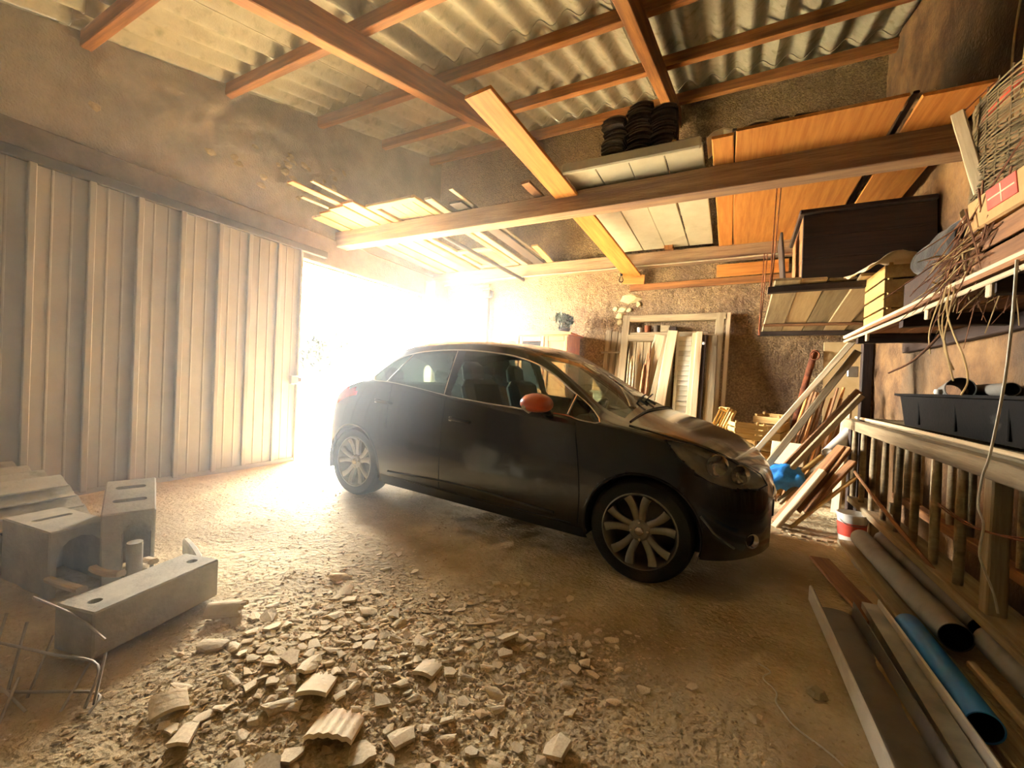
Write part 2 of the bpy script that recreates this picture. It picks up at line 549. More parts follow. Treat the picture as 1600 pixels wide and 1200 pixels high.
# back wall
def back_skin(x, z):
    d = wall_noise(x, z, 2.2, 0.014) + 0.010 * MN.noise(Vector((x * 17, z * 17, 3.3))) + 0.007 * MN.noise(Vector((x * 34, z * 34, 1.3)))
    return (x, YB + d, z)
wb = grid_obj('wall_back', [float(a) for a in np.linspace(XL - 0.05, XR + 0.05, 330)], [float(a) for a in np.linspace(-0.15, 5.02, 230)], back_skin, 'roughcast')
tag(wb, 'rough speckled roughcast back wall behind the car', 'wall', kind='structure')
MB().box((XL - 0.3, YB + 0.05, -0.1), (XR + 0.3, YB + 0.35, 5.3)).build('masonry_core', 'mortar', wb)
for k, (px, pz, sx, sz) in enumerate([(-1.31, 2.36, 0.15, 0.09), (-1.42, 2.20, 0.07, 0.05), (-1.32, 2.19, 0.05, 0.04), (-1.46, 2.11, 0.06, 0.05), (-1.52, 2.22, 0.05, 0.04), (-1.2, 2.27, 0.04, 0.05), (-1.45, 2.02, 0.05, 0.06)]):
    o = stone_mesh(1.0, 80 + k, 0.5).build('stone', 'stone_pale', wb, T(px, YB + 0.0, pz) @ RX(90) @ Matrix.Diagonal((sx * 0.72, sz, 0.05, 1)))
wc = plank('ledger_board', (-1.32, YB - 0.02, 2.50), (0.62, YB - 0.02, 2.52), 0.09, 0.05, 'timber', wb, roll=90)
# wall pier beside the doorway (smooth rendered corner)
pier = MB().box((XL - 0.02, 5.74, -0.05), (XL + 0.24, YB + 0.03, 2.76), ch=0.015).build('pier', 'mortar', wb)

# right wall
def right_skin(y, z):
    return (XR + wall_noise(y, z, 2.0, 0.015) + 0.012 * MN.noise(Vector((y * 9, z * 9, 7.7))), y, z)
wr = grid_obj('wall_right', [float(a) for a in np.linspace(YR, YB + 0.05, 170)], [float(a) for a in np.linspace(-0.15, 5.02, 110)], right_skin, 'plaster_brown')
tag(wr, 'stained brown plaster wall behind the shelf and rack', 'wall', kind='structure')
MB().box((XR + 0.05, YR - 0.3, -0.1), (XR + 0.35, YB + 0.3, 5.3)).build('masonry_core', 'mortar', wr)
wq = MB().box((XL - 0.3, YR - 0.3, -0.2), (XR + 0.3, YR, 3.2)).build('wall_rear', 'stucco_grey')
tag(wq, 'plain grey stucco wall behind the viewer', 'wall', kind='structure')

# concrete lintel and sliding-door track
lt = MB().box((XL - 0.05, OY0 - 0.2, OZ), (XL + 0.035, YB - 0.1, 2.88), ch=0.012).build('trim_1', 'mortar')
tag(lt, 'long pale lintel above the wide doorway', 'lintel', kind='structure')
MB().box((XL + 0.035, OY0 - 0.2, 2.585), (XL + 0.10, 3.72, 2.665), ch=0.006).build('door_track', 'steel_dark', lt)

# ------------------------------------------------------------------ roof: sheets on purlins on rafters
ceil = thing('ceiling', 'corrugated fibre-cement roof on timber rafters and purlins', 'roof', T(XL, 0, 3.4), kind='structure')
PITCHW = 0.265
AMP = 0.042
purl_y = [1.43 + 1.09 * k for k in range(-4, 5)]
slope = math.atan(0.255)
def sheet_mesh(ncor, length, seed):
    b = MB()
    q = random.Random(seed)
    nx = ncor * 12
    v, f = [], []
    for layer in (0, 1):
        for i in range(nx + 1):
            x = i / nx * ncor * PITCHW
            z = AMP * (1 - math.cos(2 * math.pi * x / PITCHW)) * 1.0 + (0.008 if layer else 0)
            for j in range(3):
                v.append((x, j / 2 * length, z + 0.003 * MN.noise(Vector((x * 3, j * 2.0, seed)))))
    n = (nx + 1) * 3
    for layer in (0, 1):
        for i in range(nx):
            for j in range(2):
                a = layer * n + i * 3 + j
                f.append((a, a + 3, a + 4, a + 1))
    for j in (0, 2):
        for i in range(nx):
            a = i * 3 + j
            f.append((a, a + 3, n + a + 3, n + a))
    for i in (0, nx):
        for j in range(2):
            a = i * 3 + j
            f.append((a, a + 1, n + a + 1, n + a))
    b.add(v, f)
    return b.mesh('corrugated_sheet', 'fibre_cement', smooth=50)
row_len = 1.09 / math.cos(slope) + 0.12
shm = [sheet_mesh(5, row_len, 11 + k) for k in range(3)]
cw = 5 * PITCHW
for r in range(len(purl_y)):
    for c in range(5):
        o = bpy.data.objects.new('corrugated_sheet', shm[(r * 2 + c) % 3])
        y = purl_y[r] - 0.10
        x = XL - 0.25 + c * (cw - 0.0)
        link(o, ceil, T(x, y, roofz(y) + 0.012 * (r % 2) + 0.004 * (c % 2) + 0.006) @ RX(math.degrees(slope)))
for y in purl_y:
    plank('purlin', (XL - 0.1, y, roofz(y) - 0.062), (XR + 0.05, y, roofz(y) - 0.062), 0.075, 0.125, 'timber', ceil, roll=0)
for x0, x1 in ((-2.97, -2.80), (-0.84, -0.79)):
    ya, yb = YR, YB
    plank('rafter', (x0, ya, roofz(ya) - 0.225), (x1, yb, roofz(yb) - 0.225), 0.105, 0.225, 'timber', ceil)
# tie beams
plank('tie_beam', (XL - 0.02, 3.985, 2.892), (XR + 0.05, 3.985, 2.892), 0.17, 0.20, 'timber_beam', ceil, wob=0.003)
plank('tie_beam', (XL + 0.02, 6.02, 2.835), (XR + 0.05, 6.02, 2.858), 0.13, 0.19, 'timber_beam', ceil, wob=0.003)
# posts that carry the rafters from the tie beam
plank('strut', (-0.80, 5.92, 2.94), (-0.80, 5.92, roofz(5.92) - 0.33), 0.11, 0.11, 'timber', ceil, upv=(0, 1, 0))

# ------------------------------------------------------------------ closed sheet-metal door leaf
dy0, dy1, dzt = -0.35, 3.375, 2.59
door = thing('door_1', 'beige sheet-metal sliding door leaf drawn across half the opening', 'door', T(XL + 0.05, dy0, 0.06), kind='structure')
bat = [-0.35, 0.02, 0.40, 0.77, 1.139, 1.473, 1.79, 2.116, 2.448, 2.755, 3.088, 3.375]
for i in range(len(bat) - 1):
    a, c = bat[i], bat[i + 1]
    w = c - a
    p = MB()
    # folded sheet: flat pans with two small ribs
    prof = [(0.004, 0), (0.004, 0.012)]
    for k in (1 / 3, 2 / 3):
        prof += [(w * k - 0.010, 0.012), (w * k - 0.004, 0.018), (w * k + 0.004, 0.018), (w * k + 0.010, 0.012)]
    prof += [(w - 0.004, 0.012), (w - 0.004, 0)]
    n = len(prof)
    v = [(d, yy, 0.0) for yy, d in prof] + [(d, yy, dzt - 0.06) for yy, d in prof]
    f = [(k, k + 1, n + k + 1, n + k) for k in range(n - 1)] + [(n - 1, 0, n, 2 * n - 1)] + [tuple(range(n)), tuple(range(n, 2 * n))[::-1]]
    p.add(v, f)
    p.build('door_panel', 'door_sheet', door, T(XL + 0.05, a, 0.06))
for a in bat[1:-1]:
    big = 0.045 if a < 2.5 else 0.03
    MB().box((0, -0.022, 0), (big, 0.022, dzt - 0.06), ch=0.006).build('batten', 'door_sheet', door, T(XL + 0.058, a, 0.06))
MB().box((0, -0.03, 0), (0.05, 0.0, dzt - 0.06), ch=0.004).build('edge_post', 'door_sheet', door, T(XL + 0.05, dy1, 0.06))
MB().box((0, dy0, 0), (0.035, dy1, 0.05), ch=0.005).build('bottom_rail', 'door_sheet', door, T(XL + 0.052, 0, 0.03))
lk = MB().box((0, -0.09, -0.05), (0.05, 0.0, 0.05), ch=0.006).build('lock_box', 'steel_grey', door, T(XL + 0.08, dy1 - 0.03, 1.02))
MB().box((0.0, 0, -0.025), (0.03, 0.055, 0.035), ch=0.004).box((0.01, 0.02, -0.01), (0.034, 0.04, 0.02)).build('latch', 'steel_dark', lk, T(XL + 0.085, dy1 - 0.03, 1.02))
# second leaf swung open outwards, hinged on the far jamb
d2 = thing('door_2', 'pale door leaf swung open outside the doorway', 'door', T(XL - 0.28, 5.74, 0.06), kind='structure')
for k in range(5):
    MB().box((-0.30, 0, 0), (-0.004, 0.03, 2.40), ch=0.006).build('door_panel', 'door_sheet', d2, T(XL - 0.28 - 0.3 * k, 5.74, 0.06))
for z in (0.3, 2.1):
    MB().box((-1.5, -0.03, 0), (0, 0.0, 0.08), ch=0.005).build('batten', 'door_sheet', d2, T(XL - 0.28, 5.74, z))

# ------------------------------------------------------------------ what shows outside
gw = MB().box((-17.3, -20, 0), (-17.0, 60, 1.15), ch=0.02).build('garden_wall', 'white_wall')
tag(gw, 'low white garden wall across the road outside', 'wall')
def leaf_ball(n, rx, rz, seed, size):
    q = random.Random(seed); b = MB()
    lumps = [(q.uniform(-.5, .5) * rx, q.uniform(-.5, .5) * rx, q.uniform(-.3, .5) * rz, q.uniform(.4, .6)) for _ in range(7)]
    for i in range(n):
        l = q.choice(lumps)
        d = Vector((q.gauss(0, 1), q.gauss(0, 1), q.gauss(0, 1))).normalized() * (l[3] * q.uniform(.7, 1.05))
        p = Vector((l[0] + d.x * rx, l[1] + d.y * rx, l[2] + d.z * rz))
        R = Euler((q.uniform(0, 6), q.uniform(0, 6), q.uniform(0, 6))).to_matrix().to_4x4()
        s = size * q.uniform(.6, 1.3)
        b.add([(-s, 0, 0), (0, -s * .45, s * .12), (s, 0, 0), (0, s * .45, s * .12)], [(0, 1, 2, 3)], T(*p) @ R)
    return b
for nm, lab, loc, rx, rz, th, sd in (
        ('bush', 'bright green bush beside the closed door edge, outside', (-20.5, 15.4, 2.0), 1.5, 1.4, 0.0, 5),
        ('tree', 'washed-out tree with thin crown far outside in the middle of the doorway', (-27, 23.6, 3.6), 1.7, 1.2, 2.6, 6),
        ('tree', 'small pale tree crown high in the doorway above the wall', (-27, 27.4, 6.7), 1.2, 1.6, 5.2, 8)):
    t = thing(nm, lab, nm, T(loc[0], loc[1], FZL))
    leaf_ball(2000, rx, rz, sd, 0.2).build('foliage', 'foliage', t, T(*loc))
    MB().tube([(0, 0, 0), (0.05, 0, loc[2] * .5), (0, 0.05, loc[2])], [0.12, 0.09, 0.05], 7).build('trunk', 'wood_brown', t, T(loc[0], loc[1], FZL - 0.02))
# ------------------------------------------------------------------ car (local X forward from rear axle, Y left, Z up)
CA = math.atan2(-0.175, 2.496)
CP = math.atan2(0.068, 2.5)
CARM = T(-2.927, 3.568, 0.031) @ Matrix.Rotation(CA, 4, 'Z') @ Matrix.Rotation(CP, 4, 'Y')
car = thing('car', 'dark five-door hatchback car with alloy wheels and red mirror caps', 'car', CARM)
KX = [-.58, -.54, -.47, -.38, -.28, -.15, 0, .3, .6, 1.0, 1.3, 1.62, 1.75, 2.0, 2.25, 2.4, 2.6, 2.8, 2.95, 3.08, 3.16, 3.2]
KZC = [.66, .80, .95, 1.12, 1.33, 1.385, 1.41, 1.44, 1.455, 1.46, 1.45, 1.41, 1.355, 1.225, 1.09, 1.0, .945, .89, .84, .77, .69, .60]
KZR = [.62, .72, .82, .93, 1.03, 1.12, 1.22, 1.345, 1.385, 1.40, 1.385, 1.335, 1.27, 1.115, .96, .925, .89, .845, .79, .715, .64, .56]
KYR = [.45, .55, .60, .62, .60, .57, .55, .56, .575, .58, .58, .57, .58, .63, .69, .72, .71, .68, .62, .52, .40, .28]
KZB = [.58, .66, .75, .84, .92, .985, 1.02, 1.035, 1.01, .965, .945, .93, .925, .912, .90, .885, .85, .79, .73, .66, .59, .52]
KYB = [.50, .62, .71, .77, .79, .80, .81, .825, .835, .84, .84, .84, .84, .84, .83, .82, .80, .76, .70, .59, .46, .33]
KYM = [.52, .65, .74, .80, .835, .85, .858, .866, .868, .868, .868, .868, .868, .868, .866, .862, .85, .815, .75, .635, .50, .36]
KZS = [.32, .30, .27, .24, .22, .20, .20, .19, .18, .18, .18, .18, .18, .18, .18, .18, .19, .20, .20, .21, .22, .23]
def pchip(xk, yk, x):
    xk, yk = np.array(xk), np.array(yk)
    h = np.diff(xk); d = np.diff(yk) / h
    m = np.zeros(len(xk)); m[0], m[-1] = d[0], d[-1]
    for i in range(1, len(xk) - 1):
        w1, w2 = 2 * h[i] + h[i - 1], h[i] + 2 * h[i - 1]
        m[i] = 0 if d[i - 1] * d[i] <= 0 else (w1 + w2) / (w1 / d[i - 1] + w2 / d[i])
    i = np.clip(np.searchsorted(xk, x) - 1, 0, len(h) - 1)
    t = (x - xk[i]) / h[i]
    return ((2 * t**3 - 3 * t**2 + 1) * yk[i] + (t**3 - 2 * t**2 + t) * h[i] * m[i] + (-2 * t**3 + 3 * t**2) * yk[i + 1] + (t**3 - t**2) * h[i] * m[i + 1])
KD = np.linspace(-.58, 3.2, 379)
KCUR = {}
for nm_, k_ in (('zc', KZC), ('zr', KZR), ('yr', KYR), ('zb', KZB), ('yb', KYB), ('ym', KYM), ('zs', KZS)):
    y_ = pchip(KX, k_, KD)
    ke = np.exp(-0.5 * (np.arange(-18, 19) / 6.0) ** 2); ke /= ke.sum()
    sm = np.convolve(np.pad(y_, 18, mode='reflect', reflect_type='odd'), ke, 'valid')
    wgt = np.clip(np.minimum((KD + .58) / .45, (3.2 - KD) / .14), 0, 1)
    KCUR[nm_] = y_ + (sm - y_) * wgt
def kcur(nm_, x): return float(np.interp(x, KD, KCUR[nm_]))
SEG = [4, 8, 8, 30, 10, 10]
VC, VD = sum(SEG[:3]), sum(SEG[:4])
NV = sum(SEG)
def section(x):
    zc, zr, yr, zb, yb, ym, zs = [kcur(k, x) for k in ('zc', 'zr', 'yr', 'zb', 'yb', 'ym', 'zs')]
    H = zb - zs
    P = [(ym - .045, zs), (ym - .004, zs + .22 * H), (ym, zs + .62 * H), (yb, zb), (yr, zr), (.58 * yr, zc - .24 * (zc - zr)), (0, zc)]
    G = [(P[0][0] - .06, P[0][1] - .05)] + P + [(-P[5][0], P[5][1])]
    out = []
    for i in range(1, len(G) - 2):
        a, b2, c, d = [np.array(q) for q in G[i - 1:i + 3]]
        n = SEG[i - 1]
        k = 0.5
        if i == 4: m0, m1 = (c - b2) * 0.9 + (b2 - a) * 0.1, (c - b2) * 0.8 + (d - c) * 0.15
        else: m0, m1 = (c - a) * k, (d - b2) * k
        if i == 3: m1 = (c - b2) * 0.9 + (d - c) * 0.1
        if i == 5: m0 = (b2 - a) * 0.25 + (c - b2) * 0.5
        for s in range(n):
            t = s / n
            q = (2 * t**3 - 3 * t**2 + 1) * b2 + (t**3 - 2 * t**2 + t) * m0 + (-2 * t**3 + 3 * t**2) * c + (t**3 - t**2) * m1
            out.append((float(q[0]), float(q[1])))
    out.append((0.0, zc))
    return out
CX = [float(a) for a in np.concatenate([np.linspace(-.58, -.25, 28), np.linspace(-.235, 3.0, 240), np.linspace(3.01, 3.2, 20)])]
SECS = [section(x) for x in CX]
CXA = np.array(CX)
def side_y(x, z):
    """half width of the body at side-view point x,z"""
    i = int(np.argmin(abs(CXA - x)))
    s = SECS[i][:VD + 6]
    for (y0, z0), (y1, z1) in zip(s, s[1:]):
        if z0 <= z <= z1 or z1 <= z <= z0:
            t = 0 if z1 == z0 else (z - z0) / (z1 - z0)
            return y0 + (y1 - y0) * t
    return s[-1][0] if z > s[-1][1] else s[0][0]
def inpoly(p, poly):
    x, y = p; c = False
    for i in range(len(poly)):
        x0, y0 = poly[i - 1]; x1, y1 = poly[i]
        if (y0 > y) != (y1 > y) and x < (x1 - x0) * (y - y0) / (y1 - y0) + x0: c = not c
    return c
DLO = [(.14, 1.075), (.20, 1.045), (.36, 1.045), (.7, 1.018), (1.04, .98), (1.4, .957), (1.8, .942), (2.02, .935), (2.12, .915), (2.25, .912),
       (2.14, 1.0), (2.0, 1.085), (1.85, 1.18), (1.7, 1.255), (1.48, 1.315), (1.2, 1.342), (.94, 1.347), (.65, 1.33), (.45, 1.30), (.30, 1.25), (.19, 1.165)]
def bandclip(xa, xb):
    return lambda x, z: xa(z) < x < xb(z)
WIN = {'rear_quarter_window': (lambda z: -1, lambda z: .335 + (z - 1.04) * .42),
       'rear_door_window': (lambda z: .365 + (z - 1.04) * .42, lambda z: .985 - (z - .98) * .18),
       'front_door_window': (lambda z: 1.06 - (z - .98) * .10, lambda z: 2.01),
       'front_quarter_window': (lambda z: 2.045, lambda z: 9)}
HL = [(2.64, .852), (2.78, .838), (2.92, .80), (3.05, .735), (3.13, .675), (3.165, .62), (3.12, .605), (3.0, .615), (2.9, .64), (2.82, .685), (2.72, .765)]
TL = [(-.60, .70), (-.50, .84), (-.35, .92), (-.15, .965), (.02, .95), (-.05, .90), (-.25, .85), (-.38, .78), (-.46, .68)]
verts = []
nv = 2 * NV + 1
for i, x in enumerate(CX):
    s = SECS[i]
    full = [(-y, z) for y, z in s] + [(y, z) for y, z in s[-2::-1]]
    for (y, z) in full:
        verts.append([x, y, z])
WR = 0.338
WZ = 0.305
for p in verts:
    for wx in (0.0, 2.54):
        dx, dz = p[0] - wx, p[2] - WZ
        r = math.hypot(dx, dz)
        if abs(p[1]) > .45 and abs(r - WR) < .011 and p[2] < .72:
            p[0], p[2] = wx + dx / r * WR, WZ + dz / r * WR
groups = {}
for i in range(len(CX) - 1):
    xm = (CX[i] + CX[i + 1]) / 2
    for j in range(nv - 1):
        q = (i * nv + j, (i + 1) * nv + j, (i + 1) * nv + j + 1, i * nv + j + 1)
        c = [sum(verts[k][a] for k in q) / 4 for a in range(3)]
        jj = j if j < NV else 2 * NV - 1 - j
        side = 'r' if j < NV else 'l'
        g = 'body'
        if abs(c[1]) > .45 and c[2] < .75 and jj < VC and any(math.hypot(c[0] - wx, c[2] - WZ) < WR for wx in (0, 2.54)):
            continue
        if VC <= jj < VD + 2 and inpoly((c[0], c[2]), DLO):
            g = 'pillar_trim'
            for n_, (fa, fb) in WIN.items():
                if fa(c[2]) < c[0] < fb(c[2]): g = n_ + side
        elif jj >= VD + 1 and 1.66 < xm < 2.37 and abs(c[1]) < kcur('yr', xm) - .045:
            g = 'windscreen'
        elif jj >= VD + 2 and -.47 < xm < -.29:
            g = 'rear_window'
        elif VC - 12 <= jj < VD + 6 and xm > 2.6 and inpoly((c[0], c[2]), HL):
            g = 'headlight' + side
        elif jj < VD and xm < .1 and inpoly((c[0], c[2]), TL):
            g = 'tail_light' + side
        elif c[2] < .245 and .36 < xm < 2.2:
            g = 'side_sill'
        groups.setdefault(g, []).append(q)
def sub(faces, off=0.0):
    ids = sorted({k for f in faces for k in f}); mp = {k: n for n, k in enumerate(ids)}
    b = MB(); b.recalc = False
    b.v = [tuple(verts[k]) for k in ids]
    b.f = [tuple(mp[k] for k in f) for f in faces]
    return b
body = sub(groups['body'])
# end caps and floor pan
for i, sgn in ((0, 1), (len(CX) - 1, -1)):
    body.add([tuple(verts[i * nv + j]) for j in range(nv)], [tuple(range(nv))])
bo = body.build('body', 'car_paint', car, CARM, smooth=38)
def cpart(b, name, m, parent=car, smooth=38, M=None):
    return b.build(name, m, parent, CARM @ (M or Matrix()), smooth)
for g, nm, m in [(n_ + s, n_, 'car_glass') for n_ in WIN for s in 'rl'] + [('windscreen', 'windscreen', 'windscreen_glass'), ('rear_window', 'rear_window', 'car_glass')]:
    if g in groups: cpart(sub(groups[g]), nm, m)
def comps(faces):
    par = {}
    def find(a):
        while par.setdefault(a, a) != a:
            par[a] = par[par[a]]; a = par[a]
        return a
    for f in faces:
        for k in f[1:]: par[find(k)] = find(f[0])
    out = {}
    for f in faces: out.setdefault(find(f[0]), []).append(f)
    return out.values()
for nm in ('pillar_trim', 'side_sill'):
    for fs in comps(groups[nm]):
        cpart(sub(fs), nm, 'car_plastic')
for s in 'rl':
    hl = cpart(sub(groups['headlight' + s]), 'headlight', 'lamp_glass')
    sg = -1 if s == 'r' else 1
    # reflector bowl and lamps behind the lens
    bk = MB()
    pts = [(x, sg * (side_y(x, z) - .05), z) for x, z in HL]
    cx_ = sum(p[0] for p in pts) / len(pts), sum(p[1] for p in pts) / len(pts) - sg * .05, sum(p[2] for p in pts) / len(pts)
    bk.add(pts + [cx_], [(i, (i + 1) % len(pts), len(pts)) for i in range(len(pts))])
    rim_ = [(x, sg * (side_y(x, z) - .004), z) for x, z in HL]
    n_ = len(pts)
    bk.add(pts + rim_, [(i, (i + 1) % n_, n_ + (i + 1) % n_, n_ + i) for i in range(n_)])
    cpart(bk, 'reflector', 'lamp_silver', hl)
    for (lx, lz, r) in ((2.905, .735, .060), (3.02, .69, .052)):
        cpart(MB().lathe([(0.004, -.03), (r * .6, -.02), (r, .02), (r * 1.08, .022), (r * 1.08, .012)], 18), 'lamp_bowl', 'chrome', hl, 60,
              T(lx, sg * (side_y(lx, lz) - .040), lz) @ RZ(sg * 55) @ RY(90))
    cpart(MB().tube([(x, sg * (side_y(x, z) + .001), z) for x, z in HL + HL[:1]], .004, 5), 'lamp_seal', 'car_plastic', hl)
    cpart(sub(groups['tail_light' + s]), 'tail_light', 'lamp_red')
    # bright strip round the side windows
    loop = bez([(x, sg * (side_y(x, z) + .003), z) for x, z in DLO + DLO[:1]], 3)
    cpart(MB().tube(loop, .0065, 6), 'window_trim', 'chrome')
    for xa, xb, za, zb in ((.35, .46, 1.05, 1.29), (1.0, .94, .985, 1.345), (2.03, 2.03, .94, 1.065)):
        cpart(MB().tube([(xa + (xb - xa) * t, sg * (side_y(xa + (xb - xa) * t, za + (zb - za) * t) + .003), za + (zb - za) * t) for t in np.linspace(0, 1, 8)], .006, 6), 'window_trim', 'chrome')
    # door shut lines
    for seam in ([(1.02, z) for z in np.linspace(.27, .97, 14)], [(2.12 + .05 * math.sin(z * 4), z) for z in np.linspace(.27, .90, 14)],
                 [(.42 - .0 * z, z) for z in np.linspace(.66, 1.03, 8)], [(x, .262) for x in np.linspace(.5, 2.12, 20)]):
        cpart(MB().tube([(x, sg * (side_y(x, z) + .0005), z) for x, z in seam], .0035, 5), 'shut_line', 'black_inside')
    # handles
    for hx, hz in ((1.19, .81), (.36, .875)):
        h = cpart(MB().tube(bez([(hx - .09, sg * (side_y(hx - .09, hz) + .004), hz + .008), (hx - .06, sg * (side_y(hx, hz) + .032), hz + .004), (hx + .05, sg * (side_y(hx, hz) + .034), hz - .002), (hx + .09, sg * (side_y(hx + .09, hz) + .004), hz - .006)], 4), [.006] + [.011] * 11 + [.006], 8), 'door_handle', 'car_paint')
        cpart(MB().box((hx - .095, sg * (side_y(hx, hz) + .008) - .004, hz - .012), (hx - .075, sg * (side_y(hx, hz) + .02) + .004, hz + .016), ch=.004), 'handle_cap', 'chrome', h)
    # wheel-arch lips
    for wx in (0, 2.54):
        arc = [(wx + WR * math.cos(a), WZ + WR * math.sin(a)) for a in np.linspace(-.25, math.pi + .25, 30)]
        cpart(MB().tube([(x, sg * (side_y(x, z) - .002), z) for x, z in arc], .010, 6), 'wheel_arch', 'car_paint')
    # lower body crease
    cpart(MB().tube(bez([(.46, sg * (side_y(.46, .30) + 0), .30), (1.2, sg * (side_y(1.2, .33)), .33), (2.0, sg * side_y(2.0, .30), .30)], 8), .010, 6), 'side_moulding', 'car_paint')
    # mirror
    mc = Vector((1.88, sg * .985, 1.0))
    b = MB(); v, f = [], []
    for i in range(9):
        t = i / 8 * math.pi
        for k in range(16):
            a = 2 * math.pi * k / 16
            ry = math.sin(t) ** .55
            v.append((-.085 + .095 * (1 - math.cos(t)), sg * .105 * ry * math.cos(a), .068 * ry * math.sin(a) * (1 if math.sin(a) > 0 else .8)))
    for i in range(8):
        for k in range(16):
            f.append((i * 16 + k, i * 16 + (k + 1) % 16, (i + 1) * 16 + (k + 1) % 16, (i + 1) * 16 + k))
    b.add(v, f)
    mm = cpart(b, 'wing_mirror', 'mirror_cap', M=T(*mc))
    cpart(MB().tube([(-.035, sg * -.098, -.02), (-.045, 0, -.052), (-.03, sg * .098, -.02)], .014, 8), 'mirror_edge', 'pvc_white', mm, M=T(*mc))
    cpart(MB().tube([(0, sg * -.08, -.03), (.03, sg * -.15, -.06)], [.03, .022], 10), 'mirror_arm', 'car_plastic', mm, M=T(*mc))
    # fog light with surround
    fx_, fz_ = 3.10, .32
    fy_ = side_y(fx_, fz_)
    fo = cpart(MB().lathe([(.002, -.01), (.03, .0), (.036, .012), (.043, .014), (.043, -.02)], 18), 'fog_light', 'chrome', smooth=60, M=T(3.105, sg * (fy_ - .015), fz_) @ RZ(sg * 48) @ RY(90))
    cpart(MB().tube([(2.86, sg * (side_y(2.86, .46) + .002), .46), (2.93, sg * (side_y(2.93, .37) + .002), .37), (3.03, sg * (side_y(3.03, .285) + .002), .285)], .007, 6), 'bumper_crease', 'alloy')
# grille, bumper, badge, wipers
cpart(MB().box((3.185, -.27, .40), (3.212, .27, .50), ch=.01), 'grille', 'car_plastic')
cpart(MB().tube(bez([(3.14, -.42, .52), (3.20, -.25, .515), (3.215, 0, .515), (3.20, .25, .515), (3.14, .42, .52)], 4), .009, 6), 'grille_trim', 'chrome')
for sg in (-1, 1):
    cpart(MB().tube([(2.33, sg * .12 - .1, 1.055), (2.28, sg * .12 + .28, 1.085)], .006, 6).tube([(2.33, sg * .12 - .1, 1.055), (2.40, sg * .12 - .14, 1.02)], .009, 6), 'wiper', 'car_plastic')
cpart(MB().tube(bez([(2.41, -.70, .93), (2.43, -.4, .985), (2.44, 0, 1.0), (2.43, .4, .985), (2.41, .70, .93)], 4), .007, 6), 'cowl', 'car_plastic')
# bonnet shut line
for sg in (-1, 1):
    cpart(MB().tube([(x, sg * (side_y(x, kcur('zr', x) - .012) - .0), kcur('zr', x) - .008) for x in np.linspace(2.42, 3.05, 12)], .0035, 5), 'shut_line', 'black_inside')
# underbody, wells
ub = MB().box((-.45, -.55, .17), (3.0, .55, .30)).box((.36, -.80, .17), (2.18, .80, .27))
cpart(ub, 'underbody', 'black_inside', smooth=False)
for wx in (0, 2.54):
    for sg in (-1, 1):
        b = MB(); v = []; f = []
        for k in range(20):
            a = -.3 + (math.pi + .6) * k / 19
            for yy in (.52, .845):
                v.append((wx + (WR - .003) * math.cos(a), sg * yy, WZ + (WR - .003) * math.sin(a)))
        f = [(2 * k, 2 * k + 1, 2 * k + 3, 2 * k + 2) for k in range(19)]
        n = len(v); v.append((wx, sg * .52, WZ))
        f += [(2 * k, 2 * k + 2, n) for k in range(19)]
        b.add(v, f); cpart(b, 'wheel_well', 'black_inside', smooth=False)
# wheels
def wheel(wx, sg):
    M = T(wx, sg * .835, .305) @ (RX(90) if sg < 0 else RX(-90))   # local +Z points outwards
    R_ = .305; W_ = .195
    prof = [(.222, 0.0), (.236, .006), (.262, .010), (.285, .004), (.300, -.018), (.305, -.04), (.305, -.15), (.300, -.175), (.285, -.19), (.236, -.196), (.222, -.19)]
    tyre = cpart(MB().lathe(prof, 48, closed=False), 'wheel', 'rubber', M=M)
    rim = MB().lathe([(.226, .000), (.216, .004), (.210, -.006), (.200, -.03), (.196, -.15)], 48)
    cpart(rim, 'rim', 'alloy', tyre, M=M)
    cpart(MB().lathe([(.2, -.15), (.15, -.11), (.06, -.09), (0.001, -.09)], 32), 'brake_disc', 'steel_dark', tyre, M=M)
    sp = MB()
    for k in range(5):
        for s2 in (-1, 1):
            a = 2 * math.pi * k / 5 + math.pi / 2 + .12
            ln = []
            for t in np.linspace(0, 1, 7):
                r = .040 + t * .165
                ang = a + s2 * (.06 + .30 * t ** 1.6 if t > .05 else .16)
                ang = a + s2 * (.36 * (1 - t) ** 2 * .5 + .10 + .19 * t ** 1.5)
                ln.append((r * math.cos(ang), r * math.sin(ang), -.012 - .018 * (1 - t) + .008 * t))
            v, f = [], []
            for i, p in enumerate(ln):
                d = Vector(ln[min(i + 1, 6)]) - Vector(ln[max(i - 1, 0)]); d.normalize()
                nrm = Vector((-d.y, d.x, 0)).normalized()
                wv = .019 + .006 * (i / 6) ** 2
                for (o, h) in ((-wv, -.03), (-wv, -.002), (-wv * .6, .004), (wv * .6, .004), (wv, -.002), (wv, -.03)):
                    v.append((p[0] + nrm.x * o, p[1] + nrm.y * o, p[2] + h))
            for i in range(6):
                for k2 in range(5):
                    f.append((i * 6 + k2, i * 6 + k2 + 1, (i + 1) * 6 + k2 + 1, (i + 1) * 6 + k2))
            sp.add(v, f)
    sp.lathe([(.001, -.012), (.05, -.012), (.062, -.022), (.066, -.05)], 28)
    cpart(sp, 'spokes', 'alloy', tyre, M=M)
    cpart(MB().lathe([(.001, .002), (.022, .001), (.027, -.004), (.027, -.014)], 24), 'hub_cap', 'chrome', tyre, M=M)
    for k in range(4):
        a = math.pi / 2 * k + .1
        cpart(MB().lathe([(.001, .004), (.008, .003), (.010, -.001), (.010, -.012)], 10), 'lug_nut', 'chrome', tyre, M=M @ T(.049 * math.cos(a), .049 * math.sin(a), -.012))
for wx in (0, 2.54):
    for sg in (-1, 1):
        wheel(wx, sg)
